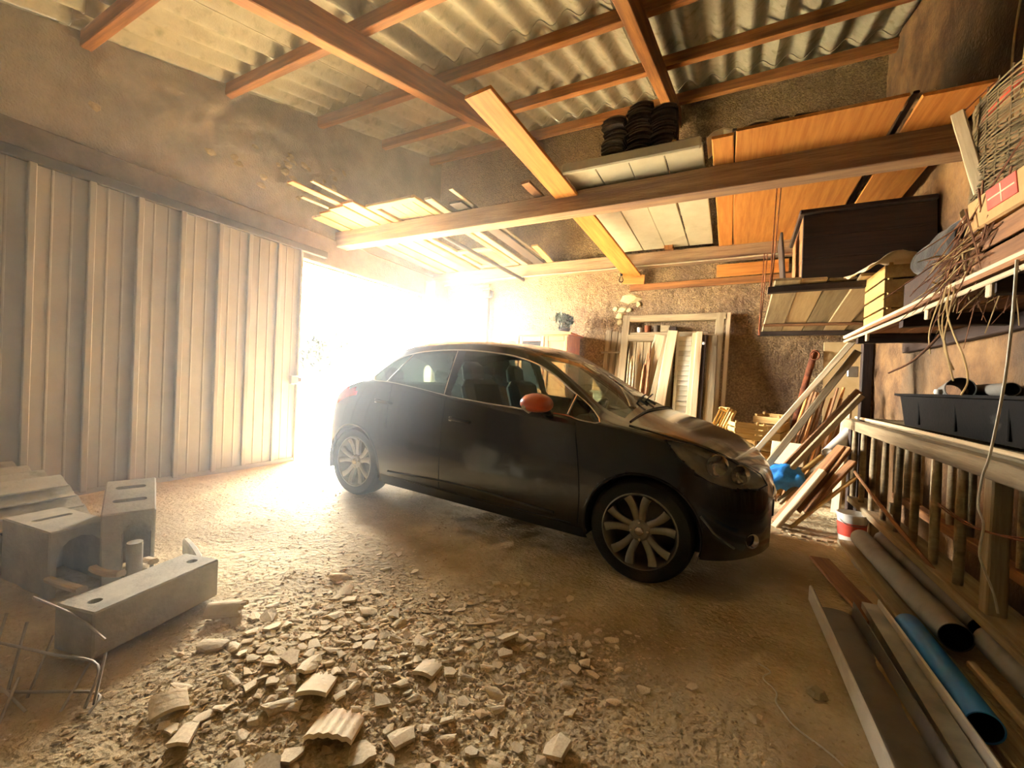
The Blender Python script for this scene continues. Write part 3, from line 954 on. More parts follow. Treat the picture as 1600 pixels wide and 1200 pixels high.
# cabin
def pad(b, lo, hi, ch):
    return b.bar(lo, hi, ch)
cpart(MB().bar((-.30, -.70, .28), (2.35, .70, .36), .02), 'cabin_floor', 'car_interior')
for sg in (-1, 1):
    st = cpart(MB().bar((1.15, -.25, .40), (1.65, .25, .58), .06, T(0, sg * .36, 0)).bar((-.07, -.24, 0), (.07, .24, .62), .055, T(1.17, sg * .36, .52) @ RY(-18)), 'front_seat', 'car_interior')
    cpart(MB().bar((-.05, -.13, 0), (.05, .13, .20), .045, T(.93, sg * .36, 1.07) @ RY(-12)).tube([(.96, sg * .36 - .05, 1.0), (.94, sg * .36 - .05, 1.12)], .008, 6).tube([(.96, sg * .36 + .05, 1.0), (.94, sg * .36 + .05, 1.12)], .008, 6), 'headrest', 'seat_fabric', st)
rs = cpart(MB().bar((.15, -.62, .40), (.65, .62, .58), .06).bar((-.07, -.62, 0), (.07, .62, .55), .05, T(.18, 0, .52) @ RY(-22)), 'rear_seat', 'car_interior')
for yy in (-.36, .36):
    cpart(MB().bar((-.045, -.12, 0), (.045, .12, .15), .04, T(-.04, yy, 1.02) @ RY(-15)), 'headrest', 'car_interior', rs)
cpart(MB().bar((1.95, -.70, .62), (2.38, .70, .93), .08), 'dashboard', 'car_interior')
swm = T(1.80, .36, .86) @ RY(-62)
b = MB(); b.tube([(.17 * math.cos(a), .17 * math.sin(a), 0) for a in np.linspace(0, 2 * math.pi, 25)], .014, 8)
for a in (0, 2.3, 4.0): b.tube([(0, 0, -.01), (.165 * math.cos(a), .165 * math.sin(a), 0)], .014, 6)
b.lathe([(.001, .012), (.05, .01), (.06, -.02)], 16)
cpart(b, 'steering_wheel', 'car_plastic', M=swm)
cpart(MB().bar((1.70, -.12, 1.27), (1.73, .12, 1.33), .012), 'rear_view_mirror', 'car_plastic')
cpart(MB().bar((-.38, -.6, .90), (-.0, .6, .93), .01), 'parcel_shelf', 'car_interior')
# roof lining closes the cabin from above
# ------------------------------------------------------------------ timber and boards stored on the tie beams
ZB = 2.997
# long wide plank sticking out towards the viewer
plank('plank', (-1.66, 2.50, 3.13), (-1.28, 6.02, 2.66), 0.235, 0.03, 'wood_orange', None, 'wide orange plank jutting steeply out over the front tie beam', 'plank')
plank('plank', (-1.86, 3.70, 3.06), (-1.78, 4.30, 2.99), 0.10, 0.03, 'wood_brown', None, 'short brown board end under the jutting orange plank', 'plank')
# cream boarded door lying across both beams
wd = thing('old_door', 'cream painted boarded door lying flat across both tie beams', 'door', T(-0.84, 4.8, ZB + 0.03))
for k in range(4):
    x = -1.43 + 0.29 * (k + .5)
    plank('board', (x, 3.60, ZB + 0.04), (x, 5.98, ZB + 0.005), 0.284, 0.028, 'paint_cream', wd)
for y in (3.72, 5.0, 5.6):
    plank('batten', (-1.42, y, ZB + 0.062), (-0.28, y, ZB + 0.062), 0.10, 0.022, 'paint_cream', wd)
MB().bar((-1.43, 3.555, ZB - 0.005), (-0.28, 3.60, ZB + 0.085), .012).build('edge_strip', 'paint_cream', wd)
# orange panels to the right
for k, (x, w, y0, y1, lab) in enumerate([(-0.13, 0.15, 3.50, 6.0, 'narrow orange board beside the cream door on the beams'),
                                        (0.44, 0.96, 3.46, 6.0, 'wide orange panel lying on the beams above the hanging platform'),
                                        (1.16, 0.34, 3.50, 6.0, 'orange panel on the beams nearest the right wall')]):
    plank('panel_board', (x, y0, ZB + 0.012), (x, y1, ZB - 0.052), w, 0.022, 'wood_orange', None, lab, 'board')
for k, x in enumerate((-0.05, 0.955)):  # added dark strips imitate the shade in the gaps between the boards
    plank('lath', (x, 3.48, ZB + 0.03), (x, 5.9, ZB + 0.0), 0.03, 0.018, 'wood_dark', None, ['dark lath along the gap beside the narrow orange board', 'dark lath between the two right-hand orange panels'][k], 'lath')
plank('board', (-0.22, 6.03, 2.64), (0.56, 6.03, 2.65), 0.16, 0.025, 'wood_orange', None, 'orange board upright against the back wall below the rear tie beam', 'board', roll=90)
plank('board', (-1.42, 6.04, 2.62), (-1.12, 6.04, 2.60), 0.13, 0.025, 'wood_orange', None, 'short orange board end beside the light bulb', 'board', roll=90)
# dark upright boards behind along the beam
plank('rail_board', (-2.2, 5.2, 3.40), (-0.9, 5.2, 3.42), 0.16, 0.03, 'timber', None, 'reddish board standing on edge behind the stacked dark tiles', 'board', roll=90)
# stack of old dark roof tiles
def tile_mesh(seed):
    q = random.Random(seed); b = MB(); v, f = [], []
    for layer in (0, 1):
        for i in range(7):
            t = -1 + 2 * i / 6
            for j in range(3):
                v.append((t * .10 * (1 - .08 * j), j * .17 - .17, .030 * (1 - t * t) + (.014 if layer else 0) + q.uniform(-.001, .001)))
    for layer in (0, 1):
        for i in range(6):
            for j in range(2):
                a = layer * 21 + i * 3 + j
                f.append((a, a + 3, a + 4, a + 1))
    for i in range(6):
        for j in (0, 2):
            a = i * 3 + j; f.append((a, a + 3, a + 24, a + 21))
    for j in range(2):
        for i in (0, 6):
            a = i * 3 + j; f.append((a, a + 1, a + 22, a + 21))
    b.add(v, f); return b.mesh('roof_tile', 'roof_tile_dark')
tm = [tile_mesh(k) for k in range(3)]
q = random.Random(5)
for c_, (x, n) in enumerate(((-1.02, 18), (-0.80, 21), (-0.60, 18))):
    for k in range(n):
        o = bpy.data.objects.new('roof_tile', tm[(k + c_) % 3])
        link(o, None, T(x + q.uniform(-.012, .012), 3.92 + q.uniform(-.02, .02), ZB + 0.075 + k * 0.0245) @ RZ(90 if False else q.uniform(-5, 5)))
        tag(o, ['dark roof tile in the left column of the stack on the beams', 'dark roof tile in the middle column of the stack on the beams', 'dark roof tile in the right column of the stack on the beams'][c_], 'roof tile', 'stacked dark roof tiles')
for k, (x, y, sx, sy, sz, m, lab) in enumerate([(.98, 3.62, .20, .10, .05, 'wood_pale', 'pale wood chunk on the orange panel nearest the right wall'), (.50, 3.55, .18, .05, .012, 'pvc_white', 'small white strip on the wide orange panel'),
                                          (.24, 3.60, .10, .10, .07, 'roof_tile_dark', 'dark lump on the left of the wide orange panel'), (.40, 3.66, .16, .12, .09, 'wood_dark', 'dark block on the middle of the wide orange panel'), (.72, 3.70, .22, .10, .06, 'wood_dark', 'dark block on the right of the wide orange panel')]):
    o = MB().bar((-sx / 2, -sy / 2, 0), (sx / 2, sy / 2, sz), .008).build('wood_offcut', m, None, T(x, y, ZB + .024) @ RZ(-6 + 5 * k)); tag(o, lab, 'offcut')
# small bits lying on the front of the cream door
for k, (x, y, s, m, lab) in enumerate([(-1.30, 3.72, (.16, .06, .035), 'wood_orange', 'orange offcut at the left end of the cream door'), (-1.16, 3.74, (.07, .06, .06), 'roof_tile_dark', 'dark lump beside the orange offcut on the cream door'),
                                   (-0.50, 3.70, (.035, .04, .09), 'wood_yellow', 'small yellow block standing beside the tile stack'), (-0.44, 3.72, (.05, .05, .07), 'wood_pale', 'pale block at the right end of the cream door')]):
    o = MB().bar((-s[0] / 2, -s[1] / 2, 0), (s[0] / 2, s[1] / 2, s[2]), .006).build('wood_offcut', m, None, T(x, y, ZB + 0.076) @ RZ(10 * k))
    tag(o, lab, 'offcut')
for k, (x, w, lab) in enumerate([(-0.14, .20, 'curved pale tile shard on the narrow orange board'), (0.10, .24, 'curved pinkish tile on top of the wide orange panel')]):
    b = MB(); v, f = [], []
    for layer in (0, 1):
        for i in range(8):
            t = -1 + 2 * i / 7
            for j in range(2):
                v.append((t * w / 2, j * .3, .05 * (1 - t * t) + .012 * layer + .004 * MN.noise(Vector((t * 3, j, k)))))
    for layer in (0, 1):
        for i in range(7):
            a = layer * 16 + i * 2; f.append((a, a + 2, a + 3, a + 1))
    for i in range(7):
        for j in (0, 1):
            a = i * 2 + j; f.append((a, a + 2, a + 18, a + 16))
    f += [(0, 1, 17, 16), (14, 15, 31, 30)]
    b.add(v, f)
    o = b.build('roof_tile', 'shard', None, T(x, 3.52, ZB + 0.024) @ RX(-1.5)); tag(o, lab, 'roof tile')
# left group of planks
LP = [('plank', -4.55, .16, 3.45, 6.0, 'wood_yellow', 'yellow board nearest the door wall on the beams'),
      ('plank', -4.33, .21, 3.40, 6.0, 'wood_orange', 'orange board second from the door wall on the beams'),
      ('plank', -4.08, .24, 3.34, 6.0, 'wood_yellow', 'broad yellow board third from the door wall on the beams'),
      ('plank', -3.85, .17, 3.30, 6.0, 'wood_orange', 'orange board beside the old shutter on the beams'),
      ('plank', -2.93, .10, 3.55, 6.0, 'wood_grey', 'grey narrow board right of the old shutter on the beams'),
      ('plank', -2.72, .16, 3.75, 6.02, 'wood_dark', 'dark board right of the grey narrow one on the beams'),
      ('plank', -2.50, .10, 5.35, 6.05, 'wood_yellow', 'short yellow board end resting on the rear tie beam')]
for k, (n_, x, w, y0, y1, m, lab) in enumerate(LP):
    plank(n_, (x, y0, ZB + .016 + .004 * (k % 2)), (x + .02 * (k % 3 - 1), y1, ZB - .05), w, .026, m, None, lab, 'plank')
plank('thin_plank', (-4.06, 2.76, ZB + .05), (-3.98, 4.6, ZB + .05), .09, .018, 'wood_orange', None, 'thin orange slat sticking out furthest at the left beam end', 'slat')
plank('thin_plank', (-3.86, 2.86, ZB + .065), (-3.82, 4.7, ZB + .055), .05, .018, 'wood_yellow', None, 'narrow yellow slat beside the furthest sticking-out slat', 'slat')
plank('thin_plank', (-4.28, 3.05, ZB + .05), (-4.22, 4.9, ZB + .05), .06, .018, 'wood_grey', None, 'grey slat under the sticking-out orange slat', 'slat')
plank('thin_plank', (-2.62, 3.52, ZB + .055), (-2.60, 5.9, ZB + .0), .05, .02, 'wood_grey', None, 'thin grey slat on the dark board', 'slat')
shu = thing('old_shutter', 'yellowed old shutter lying flat on the left part of the beams', 'shutter', T(-3.4, 4.6, ZB + .03))
for x in (-3.70, -3.08):
    plank('stile', (x, 3.46, ZB + .022), (x, 5.95, ZB - .03), .09, .034, 'wood_yellow', shu)
for y in (3.50, 4.45, 5.20, 5.90):
    plank('rail', (-3.70, y, ZB + .022 - .021 * (y - 3.46)), (-3.08, y, ZB + .022 - .021 * (y - 3.46)), .10, .032, 'wood_yellow', shu)
for x in (-3.55, -3.39, -3.23):
    plank('panel_board', (x, 3.50, ZB + .03), (x, 4.45, ZB + .012), .15, .014, 'wood_yellow', shu)
for x in (-3.52, -3.26):
    plank('panel_board', (x, 5.2, ZB + .0), (x, 5.9, ZB - .02), .2, .014, 'wood_orange', shu)
rod('pole', [(-3.42, 4.0, ZB - .015), (-2.98, 6.02, 2.72)], .028, 'wood_dark', None, 'dark pole slung below the old shutter', 'pole')
# electrics on the rear beam
cb = bez([(XL + .30, 5.93, 2.70), (-4.0, 5.945, 2.742), (-2.8, 5.94, 2.752), (-1.5, 5.94, 2.76), (-.4, 5.94, 2.765), (0.5, 5.94, 2.775)], 5)
rod('cable', cb, .009, 'pvc_white', None, 'pale electric cable clipped along the rear tie beam', 'cable', n=6)
jb = MB().bar((-.06, -.02, -.045), (.06, .02, .045), .01).build('junction_box', 'porcelain', None, T(-1.39, 5.93, 2.86)); tag(jb, 'small white junction box on the rear tie beam', 'junction box')
bl = thing('light_bulb', 'bare light bulb hanging below the junction box', 'light bulb', T(-1.41, 5.90, 2.58))
rod('flex', [(-1.40, 5.91, 2.82), (-1.41, 5.90, 2.69)], .004, 'plastic_black', bl)
MB().lathe([(.002, .06), (.016, .058), (.017, .02), (.014, .0)], 14).build('socket', 'plastic_black', bl, T(-1.41, 5.90, 2.64), smooth=50)
MB().lathe([(.012, .0), (.016, -.02), (.029, -.045), (.031, -.065), (.022, -.088), (.002, -.097)], 18).build('bulb', 'bulb_glass', bl, T(-1.41, 5.90, 2.64), smooth=True)
# drain box on the back wall
dp = thing('wall_pipe', 'dark vertical pipe with box head on the back wall', 'pipe', T(-3.63, 6.04, 1.0))
MB().tube([(0, 0, 0), (0, 0, 1.48)], .035, 12).build('pipe', 'steel_dark', dp, T(-3.63, 6.04, 1.0), smooth=60)
MB().bar((-.08, -.05, -.06), (.08, .05, .07), .02).build('box_head', 'steel_dark', dp, T(-3.64, 6.03, 2.53))
plank('bracket_board', (-3.9, 6.05, 2.68), (-3.62, 6.05, 2.68), .06, .03, 'wood_orange', None, 'little orange board above the wall pipe', 'board', roll=90)
for k, x in enumerate((-4.25, -3.98)):
    rod('wire_hook', bez([(x, 5.75, 1.2), (x, 5.75, 1.62), (x + .02, 5.74, 1.70), (x + .07, 5.73, 1.68), (x + .10, 5.73, 1.55)], 4), .012, 'wood_pale', None, ['pale bent stake behind the car, left of the pair', 'pale bent stake behind the car, right of the pair'][k], 'stake', n=6)

# ------------------------------------------------------------------ cabinet with plant
CM = T(-2.57, 5.79, 0)
cab = thing('cabinet', 'orange wooden sideboard with arched glazed centre door behind the car', 'cabinet', CM)
MB().bar((-.56, -.25, .06), (.56, .25, 1.80), .01).build('body', 'cabinet_wood', cab, CM)
b = MB()
n = 16
top = [(-.60 + 1.20 * i / n, 1.80 + .035 * math.sin(math.pi * i / n) + .02) for i in range(n + 1)]
v = [(x, y, z) for y in (-.29, .27) for x, z in top] + [(x, y, 1.79) for y in (-.29, .27) for x, z in top]
m_ = n + 1
f = []
for i in range(n):
    f += [(i, i + 1, m_ + i + 1, m_ + i), (2 * m_ + i, 3 * m_ + i, 3 * m_ + i + 1, 2 * m_ + i + 1), (i, 2 * m_ + i, 2 * m_ + i + 1, i + 1), (m_ + i, m_ + i + 1, 3 * m_ + i + 1, 3 * m_ + i)]
f += [(0, m_, 3 * m_, 2 * m_), (n, 2 * m_ + n, 3 * m_ + n, m_ + n)]
b.add(v, f); b.build('cornice', 'cabinet_wood', cab, CM)
for k, (x0, x1) in enumerate(((-.55, -.20), (-.18, .20), (.22, .55))):
    w = x1 - x0
    d = MB()
    for lo, hi in (((x0, -.275, .95), (x0 + .045, -.25, 1.77)), ((x1 - .045, -.275, .95), (x1, -.25, 1.77)), ((x0 + .045, -.275, 1.70), (x1 - .045, -.25, 1.77)), ((x0 + .045, -.275, .95), (x1 - .045, -.25, 1.02))):
        d.bar(lo, hi, .005)
    dd = d.build('door', 'cabinet_wood', cab, CM)
    MB().bar((x0 + .04, -.262, 1.0), (x1 - .04, -.252, 1.72), .003).build('pane', ['black_inside', 'car_glass', 'cabinet_wood'][k] if k else 'black_inside', dd, CM)
    MB().lathe([(.002, .02), (.012, .018), (.008, 0)], 10).build('knob', 'steel_dark', dd, CM @ T(x1 - .022, -.276, 1.35) @ RX(90))
for sx in (-.5, .5):
    for sy in (-.2, .2):
        MB().bar((sx - .04, sy - .04, 0), (sx + .04, sy + .04, .08), .006).build('leg', 'cabinet_wood', cab, CM)
PM = T(-2.17, 5.78, 1.815)
pp = thing('potted_plant', 'small dark potted plant standing on the sideboard', 'plant', PM)
MB().lathe([(.001, 0), (.055, 0), (.085, .08), (.09, .09), (.08, .09), (.075, .07), (.001, .07)], 20).build('pot', 'pot_dark', pp, PM, smooth=50)
leaf_ball(260, .17, .13, 3, .035).build('leaves', 'foliage_dark', pp, PM @ T(0, 0, .19))
q = random.Random(9)
for k in range(9):
    a = q.uniform(0, 6.28); r = q.uniform(.05, .14)
    MB().tube([(0, 0, .07), (r * .5 * math.cos(a), r * .5 * math.sin(a), .16), (r * math.cos(a), r * math.sin(a), .22)], .004, 5).build('stem', 'foliage_dark', pp, PM)

# ------------------------------------------------------------------ old door frame and boards leaning on the back wall
FM = T(-0.75, 5.70, 0.0) @ RX(-9.0)     # leaning plane: local X along wall, local Z up the lean
fr = thing('door_frame', 'tall grey wooden door frame with transom leaning on the back wall', 'door frame', FM)
def fplank(nm, x0, z0, x1, z1, w, t, m, parent, dy=0.0, M=FM, **k):
    PK[0] += 1
    L = math.hypot(x1 - x0, z1 - z0)
    o = plank_mesh(L, w, t, PK[0], .004, k.pop('ragged', 0)).build(nm, m, parent, M @ T(0, dy, 0) @ frame((x0, 0, z0), (x1, 0, z1), upv=(0, -1, 0)))
    if k: tag(o, **k)
    return o
fplank('stile', -.61, .02, -.58, 2.12, .10, .06, 'wood_grey', fr)
fplank('stile', .56, .02, .60, 2.12, .10, .06, 'wood_grey', fr)
fplank('stile', .665, .02, .695, 2.12, .05, .05, 'wood_pale', fr)
fplank('rail', -.63, 2.08, .66, 2.08, .09, .06, 'wood_grey', fr)
fplank('rail', -.56, 1.80, .56, 1.80, .10, .055, 'wood_grey', fr)
for k in range(6):
    fplank('panel_board', -.50 + .1 * k, .04, -.48 + .1 * k, 1.76, .095, .02, 'wood_grey', fr, dy=.03)
FM2 = FM @ T(0, -.075, 0)
dl = thing('plank_door', 'narrow boarded door leaning left of the big door frame', 'door', T(-1.52, 5.78, 0) @ RX(-8))
for k in range(3):
    PK[0] += 1
    plank_mesh(1.90 - .02 * k, .085, .022, PK[0], .004).build('board', 'wood_grey', dl, T(-1.62 + .09 * k, 5.78, 0.0) @ RX(-8) @ frame((0, 0, 0.02), (.02, 0, 1), upv=(0, -1, 0)))
for z in (.4, 1.6):
    PK[0] += 1
    plank_mesh(.27, .08, .02, PK[0]).build('batten', 'wood_grey', dl, T(-1.665, 5.755, 0.0) @ RX(-8) @ T(0, 0, z))
fplank('plank', -.42, .05, -.115, 1.82, .125, .028, 'wood_pale', None, M=FM @ T(0, -.07, 0), label='pale sloping plank leaning in the left of the door frame', cat='plank')
fplank('plank', -.27, .05, -.02, 1.80, .07, .03, 'wood_grey', None, M=FM @ T(0, -.11, 0), label='narrow grey plank crossing beside the pale sloping plank', cat='plank')
fplank('plank', -.12, .05, .055, 1.84, .125, .03, 'wood_pale', None, M=FM @ T(0, -.145, 0), label='pale plank with split top leaning in the door frame middle', cat='plank', ragged=.02)
lv = thing('louvre_shutter', 'cream louvred shutter leaning between the planks', 'shutter', FM @ T(.20, -.13, .05))
fplank('stile', .115, .05, .115, 1.84, .035, .035, 'paint_cream', lv, M=FM @ T(0, -.09, 0))
fplank('stile', .30, .05, .33, 1.84, .085, .035, 'wood_pale', lv, M=FM @ T(0, -.09, 0))
for k in range(26):
    z = .14 + k * .065
    MB().bar((-.075, -.034, -.003), (.075, .034, .003), .001).build('slat', 'paint_cream', lv, FM @ T(.205, -.09, z) @ RX(74))
fplank('plank', .345, .05, .375, 1.84, .075, .03, 'wood_pale', None, M=FM @ T(0, -.145, 0), label='cream edged plank right of the louvred shutter', cat='plank')
fplank('plank', .415, .05, .435, 1.80, .05, .03, 'wood_dark', None, M=FM @ T(0, -.13, 0), label='dark narrow plank right of the cream edged plank', cat='plank')
fplank('plank', .50, .05, .525, 1.80, .115, .028, 'wood_grey', None, M=FM @ T(0, -.10, 0), label='grey plank leaning at the right side of the door frame', cat='plank')
MB().lathe([(.002, .03), (.018, .026), (.02, .01), (.010, 0)], 12).build('door_knob', 'porcelain', lv, FM @ T(.43, -.16, 1.68) @ RX(90), smooth=50)
q = random.Random(21)
for k, (x0, x1, h) in enumerate([(-.49, -.50, 1.62), (-.44, -.46, 1.50), (-.40, -.42, 1.46), (-.35, -.25, 1.55), (-.30, -.22, 1.70), (-.34, -.28, 1.40), (-.26, -.21, 1.50)]):
    lab = ['longest broken stake at the left of the splintered wood', 'broken stake second from the left in the splintered wood', 'broken stake third from the left in the splintered wood', 'sloping splintered lath left of the tallest splinter', 'tallest reddish splinter inside the door frame', 'short splintered lath low in the door frame', 'reddish lath right of the tallest splinter'][k]
    b = MB(); w = .022 + .01 * (k % 2)
    b.tube([(0, 0, 0), ((x1 - x0) * .6, 0, h * .6), ((x1 - x0) * .95, 0, h * .93), (x1 - x0, 0, h)], [w, w, w * .7, .004], 6)
    o = b.build('broken_lath', 'wood_brown' if k > 2 else 'wood_grey', None, FM @ T(x0, -.055 - .012 * k, .02)); tag(o, lab, 'lath')
# little things on the transom
for k, (x, s, m) in enumerate([(-.40, .045, 'porcelain'), (-.29, .06, 'rust'), (-.17, .06, 'roof_tile_dark'), (-.06, .065, 'wood_grey'), (.03, .05, 'wood_dark')]):
    lab = ['small white cup on the transom ledge', 'rusty tin on the transom ledge', 'dark tin in the middle of the transom ledge', 'grey wood block on the transom ledge', 'dark wood block at the right of the transom ledge'][k]
    if k in (0, 1, 2):
        o = MB().lathe([(.001, 0), (s * .7, 0), (s * .8, s * 1.5), (s * .7, s * 1.5), (s * .65, .02), (.001, .02)], 14).build('tin', m, None, T(-.75 + x, 6.01, 1.86), smooth=50)
    else:
        o = MB().bar((-s, -.03, 0), (s, .03, s * 1.4), .006).build('wood_block', m, None, T(-.75 + x, 6.01, 1.86))
    tag(o, lab, 'tin' if k < 3 else 'block')
led = MB().bar((-1.28, 5.975, 1.83), (-.28, 6.10, 1.86), .005).build('ledge', 'wood_grey', wb)
o = MB().bar((-.06, -.10, 0), (.06, .10, .16), .008).build('wood_block', 'wood_orange', None, T(-1.50, 5.35, 1.04)); tag(o, 'orange wood block standing behind the car windscreen', 'block')
st_ = thing('post_stub', 'square post carrying the orange wood block behind the car', 'post', T(-1.50, 5.35, 0))
MB().bar((-.06, -.06, -.05), (.06, .06, 1.02), .008).bar((-.09, -.11, 1.02), (.09, .11, 1.04), .003).build('post', 'wood_grey', st_, T(-1.50, 5.35, 0))
# ------------------------------------------------------------------ slatted crates by the back wall
def crate(M, L, W, H, label, m='wood_yellow', nslat=3, cat='crate', group=None, th=.009):
    """open-topped slatted fruit crate, local origin at the base centre"""
    c = thing('wooden_crate', label, cat, M, group)
    sh = H / nslat
    for sx in (-1, 1):
        for k in range(nslat):
            MB().bar((sx * (L / 2 - th / 2) - th / 2, -W / 2, k * sh + .004), (sx * (L / 2 - th / 2) + th / 2, W / 2, (k + 1) * sh - .010), .002).build('end_slat', m, c, M)
        for sy in (-1, 1):
            MB().bar((sx * (L / 2 - th - .014) - .012, sy * (W / 2 - th - .014) - .012, 0), (sx * (L / 2 - th - .014) + .012, sy * (W / 2 - th - .014) + .012, H + .012), .003).build('corner_post', m, c, M)
    for sy in (-1, 1):
        for k in range(nslat):
            MB().bar((-L / 2, sy * (W / 2 + th / 2) - th / 2, k * sh + .004), (L / 2, sy * (W / 2 + th / 2) + th / 2, (k + 1) * sh - .010), .002).build('side_slat', m, c, M)
    nb = 4
    for k in range(nb):
        w = W / nb
        MB().bar((-L / 2, -W / 2 + k * w + .004, -th), (L / 2, -W / 2 + (k + 1) * w - .004, 0), .002).build('bottom_slat', m, c, M)
    return c
crate(T(.03, 5.55, -.02) @ RZ(4), .46, .32, .30, 'slatted crate at the bottom of the crate pile by the back wall')
crate(T(.05, 5.50, .30) @ RZ(-6), .46, .32, .275, 'slatted crate in the middle of the crate pile by the back wall')
crate(T(.17, 5.36, .598) @ RZ(14) @ RY(4), .32, .26, .17, 'shallow yellow crate lying on top of the crate pile')
crate(T(-.02, 5.60, .76) @ RZ(25) @ RY(-66), .26, .22, .10, 'shallow crate tipped on end at the left of the crate pile')
crate(T(.44, 5.70, .59) @ RZ(-25) @ RX(6), .28, .26, .27, 'crate at the right of the pile against the back wall')
crate(T(.555, 5.74, -.04) @ RZ(-3), .42, .32, .60, 'deep crate supporting the right-hand crate of the pile', nslat=5)

# ------------------------------------------------------------------ leaning timber by the corner post
plank('leaning_pole', (-.14, 4.86, -.05), (.945, 4.70, 1.60), .05, .05, 'wood_pale', None, 'topmost pale pole leaning from floor to shelf end', 'pole')
plank('leaning_pole', (.08, 4.80, -.05), (.99, 4.74, 1.51), .06, .06, 'wood_grey', None, 'thick grey pole just below the topmost leaning pole', 'pole')
plank('leaning_pole', (.14, 4.66, -.05), (1.02, 4.78, 1.16), .03, .06, 'wood_brown', None, 'thin brown bar leaning below the two long poles', 'pole')
plank('leaning_pole', (.20, 4.60, -.05), (1.03, 4.72, 1.12), .035, .05, 'wood_grey', None, 'lowest grey leaning bar ending at the corner post', 'pole')
plank('plywood_sheet', (1.14, 5.93, -.03), (1.12, 6.03, 1.72), .36, .018, 'plywood', None, 'pale plywood sheet standing in the back right corner', 'plywood', upv=(0, -1, 0), wob=.002)
sb = MB().bar((-.05, -.018, -.06), (.05, .018, .06), .008).build('switch_box', 'steel_grey', None, T(1.20, 5.93, 1.38)); tag(sb, 'small grey switch box on the plywood sheet', 'switch')
plank('corner_post', (1.08, 4.86, -.05), (1.08, 4.86, 1.585), .075, .075, 'wood_dark', None, 'dark square post carrying the far end of the shelf', 'post', upv=(0, 1, 0))
rod('wall_tube', bez([(.66, 5.90, .62), (.72, 5.94, .95), (.80, 5.98, 1.35), (.86, 6.0, 1.62)], 4), .035, 'rust', None, 'rusty brown tube rising along the back wall', 'tube', n=10)
rod('iron_ring', [(.85 + .045 * math.cos(a), 5.95, 1.56 + .05 * math.sin(a)) for a in np.linspace(0, 6.28, 14)], .008, 'rust', None, 'small iron ring hanging by the rusty tube', 'ring', n=6)
q = random.Random(31)
for k in range(11):
    x = .50 + .035 * k
    plank('thin_lath', (x - .06 + q.uniform(-.01, .01), 5.30 + q.uniform(-.05, .05), -.05), (x + .26 + q.uniform(-.02, .02), 5.62 + q.uniform(-.05, .05), 1.12 + q.uniform(-.05, .10)), .028, .018,
          'wood_brown' if k % 3 else 'wood_orange', None, ['brown lath in the fan of thin laths by the corner', 'orange lath in the fan of thin laths by the corner'][0 if k % 3 else 1], 'lath', 'fan of thin laths')
for k, (p0, p1, w, t, m, lab) in enumerate([
        ((.96, 5.15, -.05), (1.06, 5.35, 1.02), .07, .05, 'wood_pale', 'pale short post left of the plywood sheet'),
        ((.39, 4.28, -.04), (.74, 4.48, .46), .07, .04, 'wood_pale', 'pale knotted plank end pointing at the car bumper'),
        ((.40, 4.40, -.03), (.88, 4.62, .66), .10, .03, 'wood_brown', 'brown board above the knotted plank end'),
        ((.50, 4.30, -.03), (.98, 4.45, .46), .035, .025, 'wood_yellow', 'thin yellow batten sloping up to the rack end'),
        ((.56, 4.50, .08), (.92, 4.60, .66), .12, .035, 'wood_brown', 'broad brown plank end in the middle of the timber heap'),
        ((.44, 4.62, .10), (.86, 4.72, .60), .09, .03, 'wood_grey', 'grey plank end behind the broad brown one'),
        ((.36, 4.62, .12), (.78, 4.80, .55), .04, .03, 'wood_yellow', 'yellow batten under the blue tarpaulin'),
        ((.62, 4.38, .10), (.94, 4.50, .56), .09, .03, 'wood_brown', 'dark brown plank end nearest the rack')]):
    plank('plank', p0, p1, w, t, m, None, lab, 'plank', ragged=.01)
tb = MB()
# white tube behind the planks
o = MB().lathe([(.062, 0), (.065, 0), (.065, .42), (.060, .42), (.058, .02), (.001, .02)], 18).build('white_tube', 'bucket_white', None, frame((.84, 4.86, .56), (1.10, 5.2, .80)) @ RY(90), smooth=50)
tag(o, 'short thick white tube wedged behind the planks', 'tube')
# cardboard and blue tarpaulin
o = MB().bar((-.14, -.012, -.11), (.14, .012, .11), .003).build('cardboard_sheet', 'paper_tan', None, T(.52, 4.92, .52) @ RZ(-18) @ RX(-14)); tag(o, 'tan cardboard sheet standing behind the blue tarpaulin', 'cardboard')
b = MB(); v, f = [], []
n = 18
for i in range(n + 1):
    for j in range(n + 1):
        a, c = i / n, j / n
        x, y = (a - .5) * .36, (c - .5) * .26
        z = .15 * (1 - (2 * a - 1) ** 2) ** .6 * (1 - (2 * c - 1) ** 2) ** .6 + .035 * MN.noise(Vector((a * 5, c * 5, 2))) + .02 * MN.noise(Vector((a * 11, c * 11, 5)))
        v.append((x, y, z))
for i in range(n):
    for j in range(n):
        f.append((i * (n + 1) + j, (i + 1) * (n + 1) + j, (i + 1) * (n + 1) + j + 1, i * (n + 1) + j + 1))
b.add(v, f)
o = b.build('tarpaulin', 'tarp_blue', None, T(.47, 4.70, .29) @ RY(-14) @ RX(22), smooth=True)
so = o.modifiers.new('thickness', 'SOLIDIFY'); so.thickness = .006
tag(o, 'crumpled blue tarpaulin stuffed among the leaning planks', 'tarpaulin')
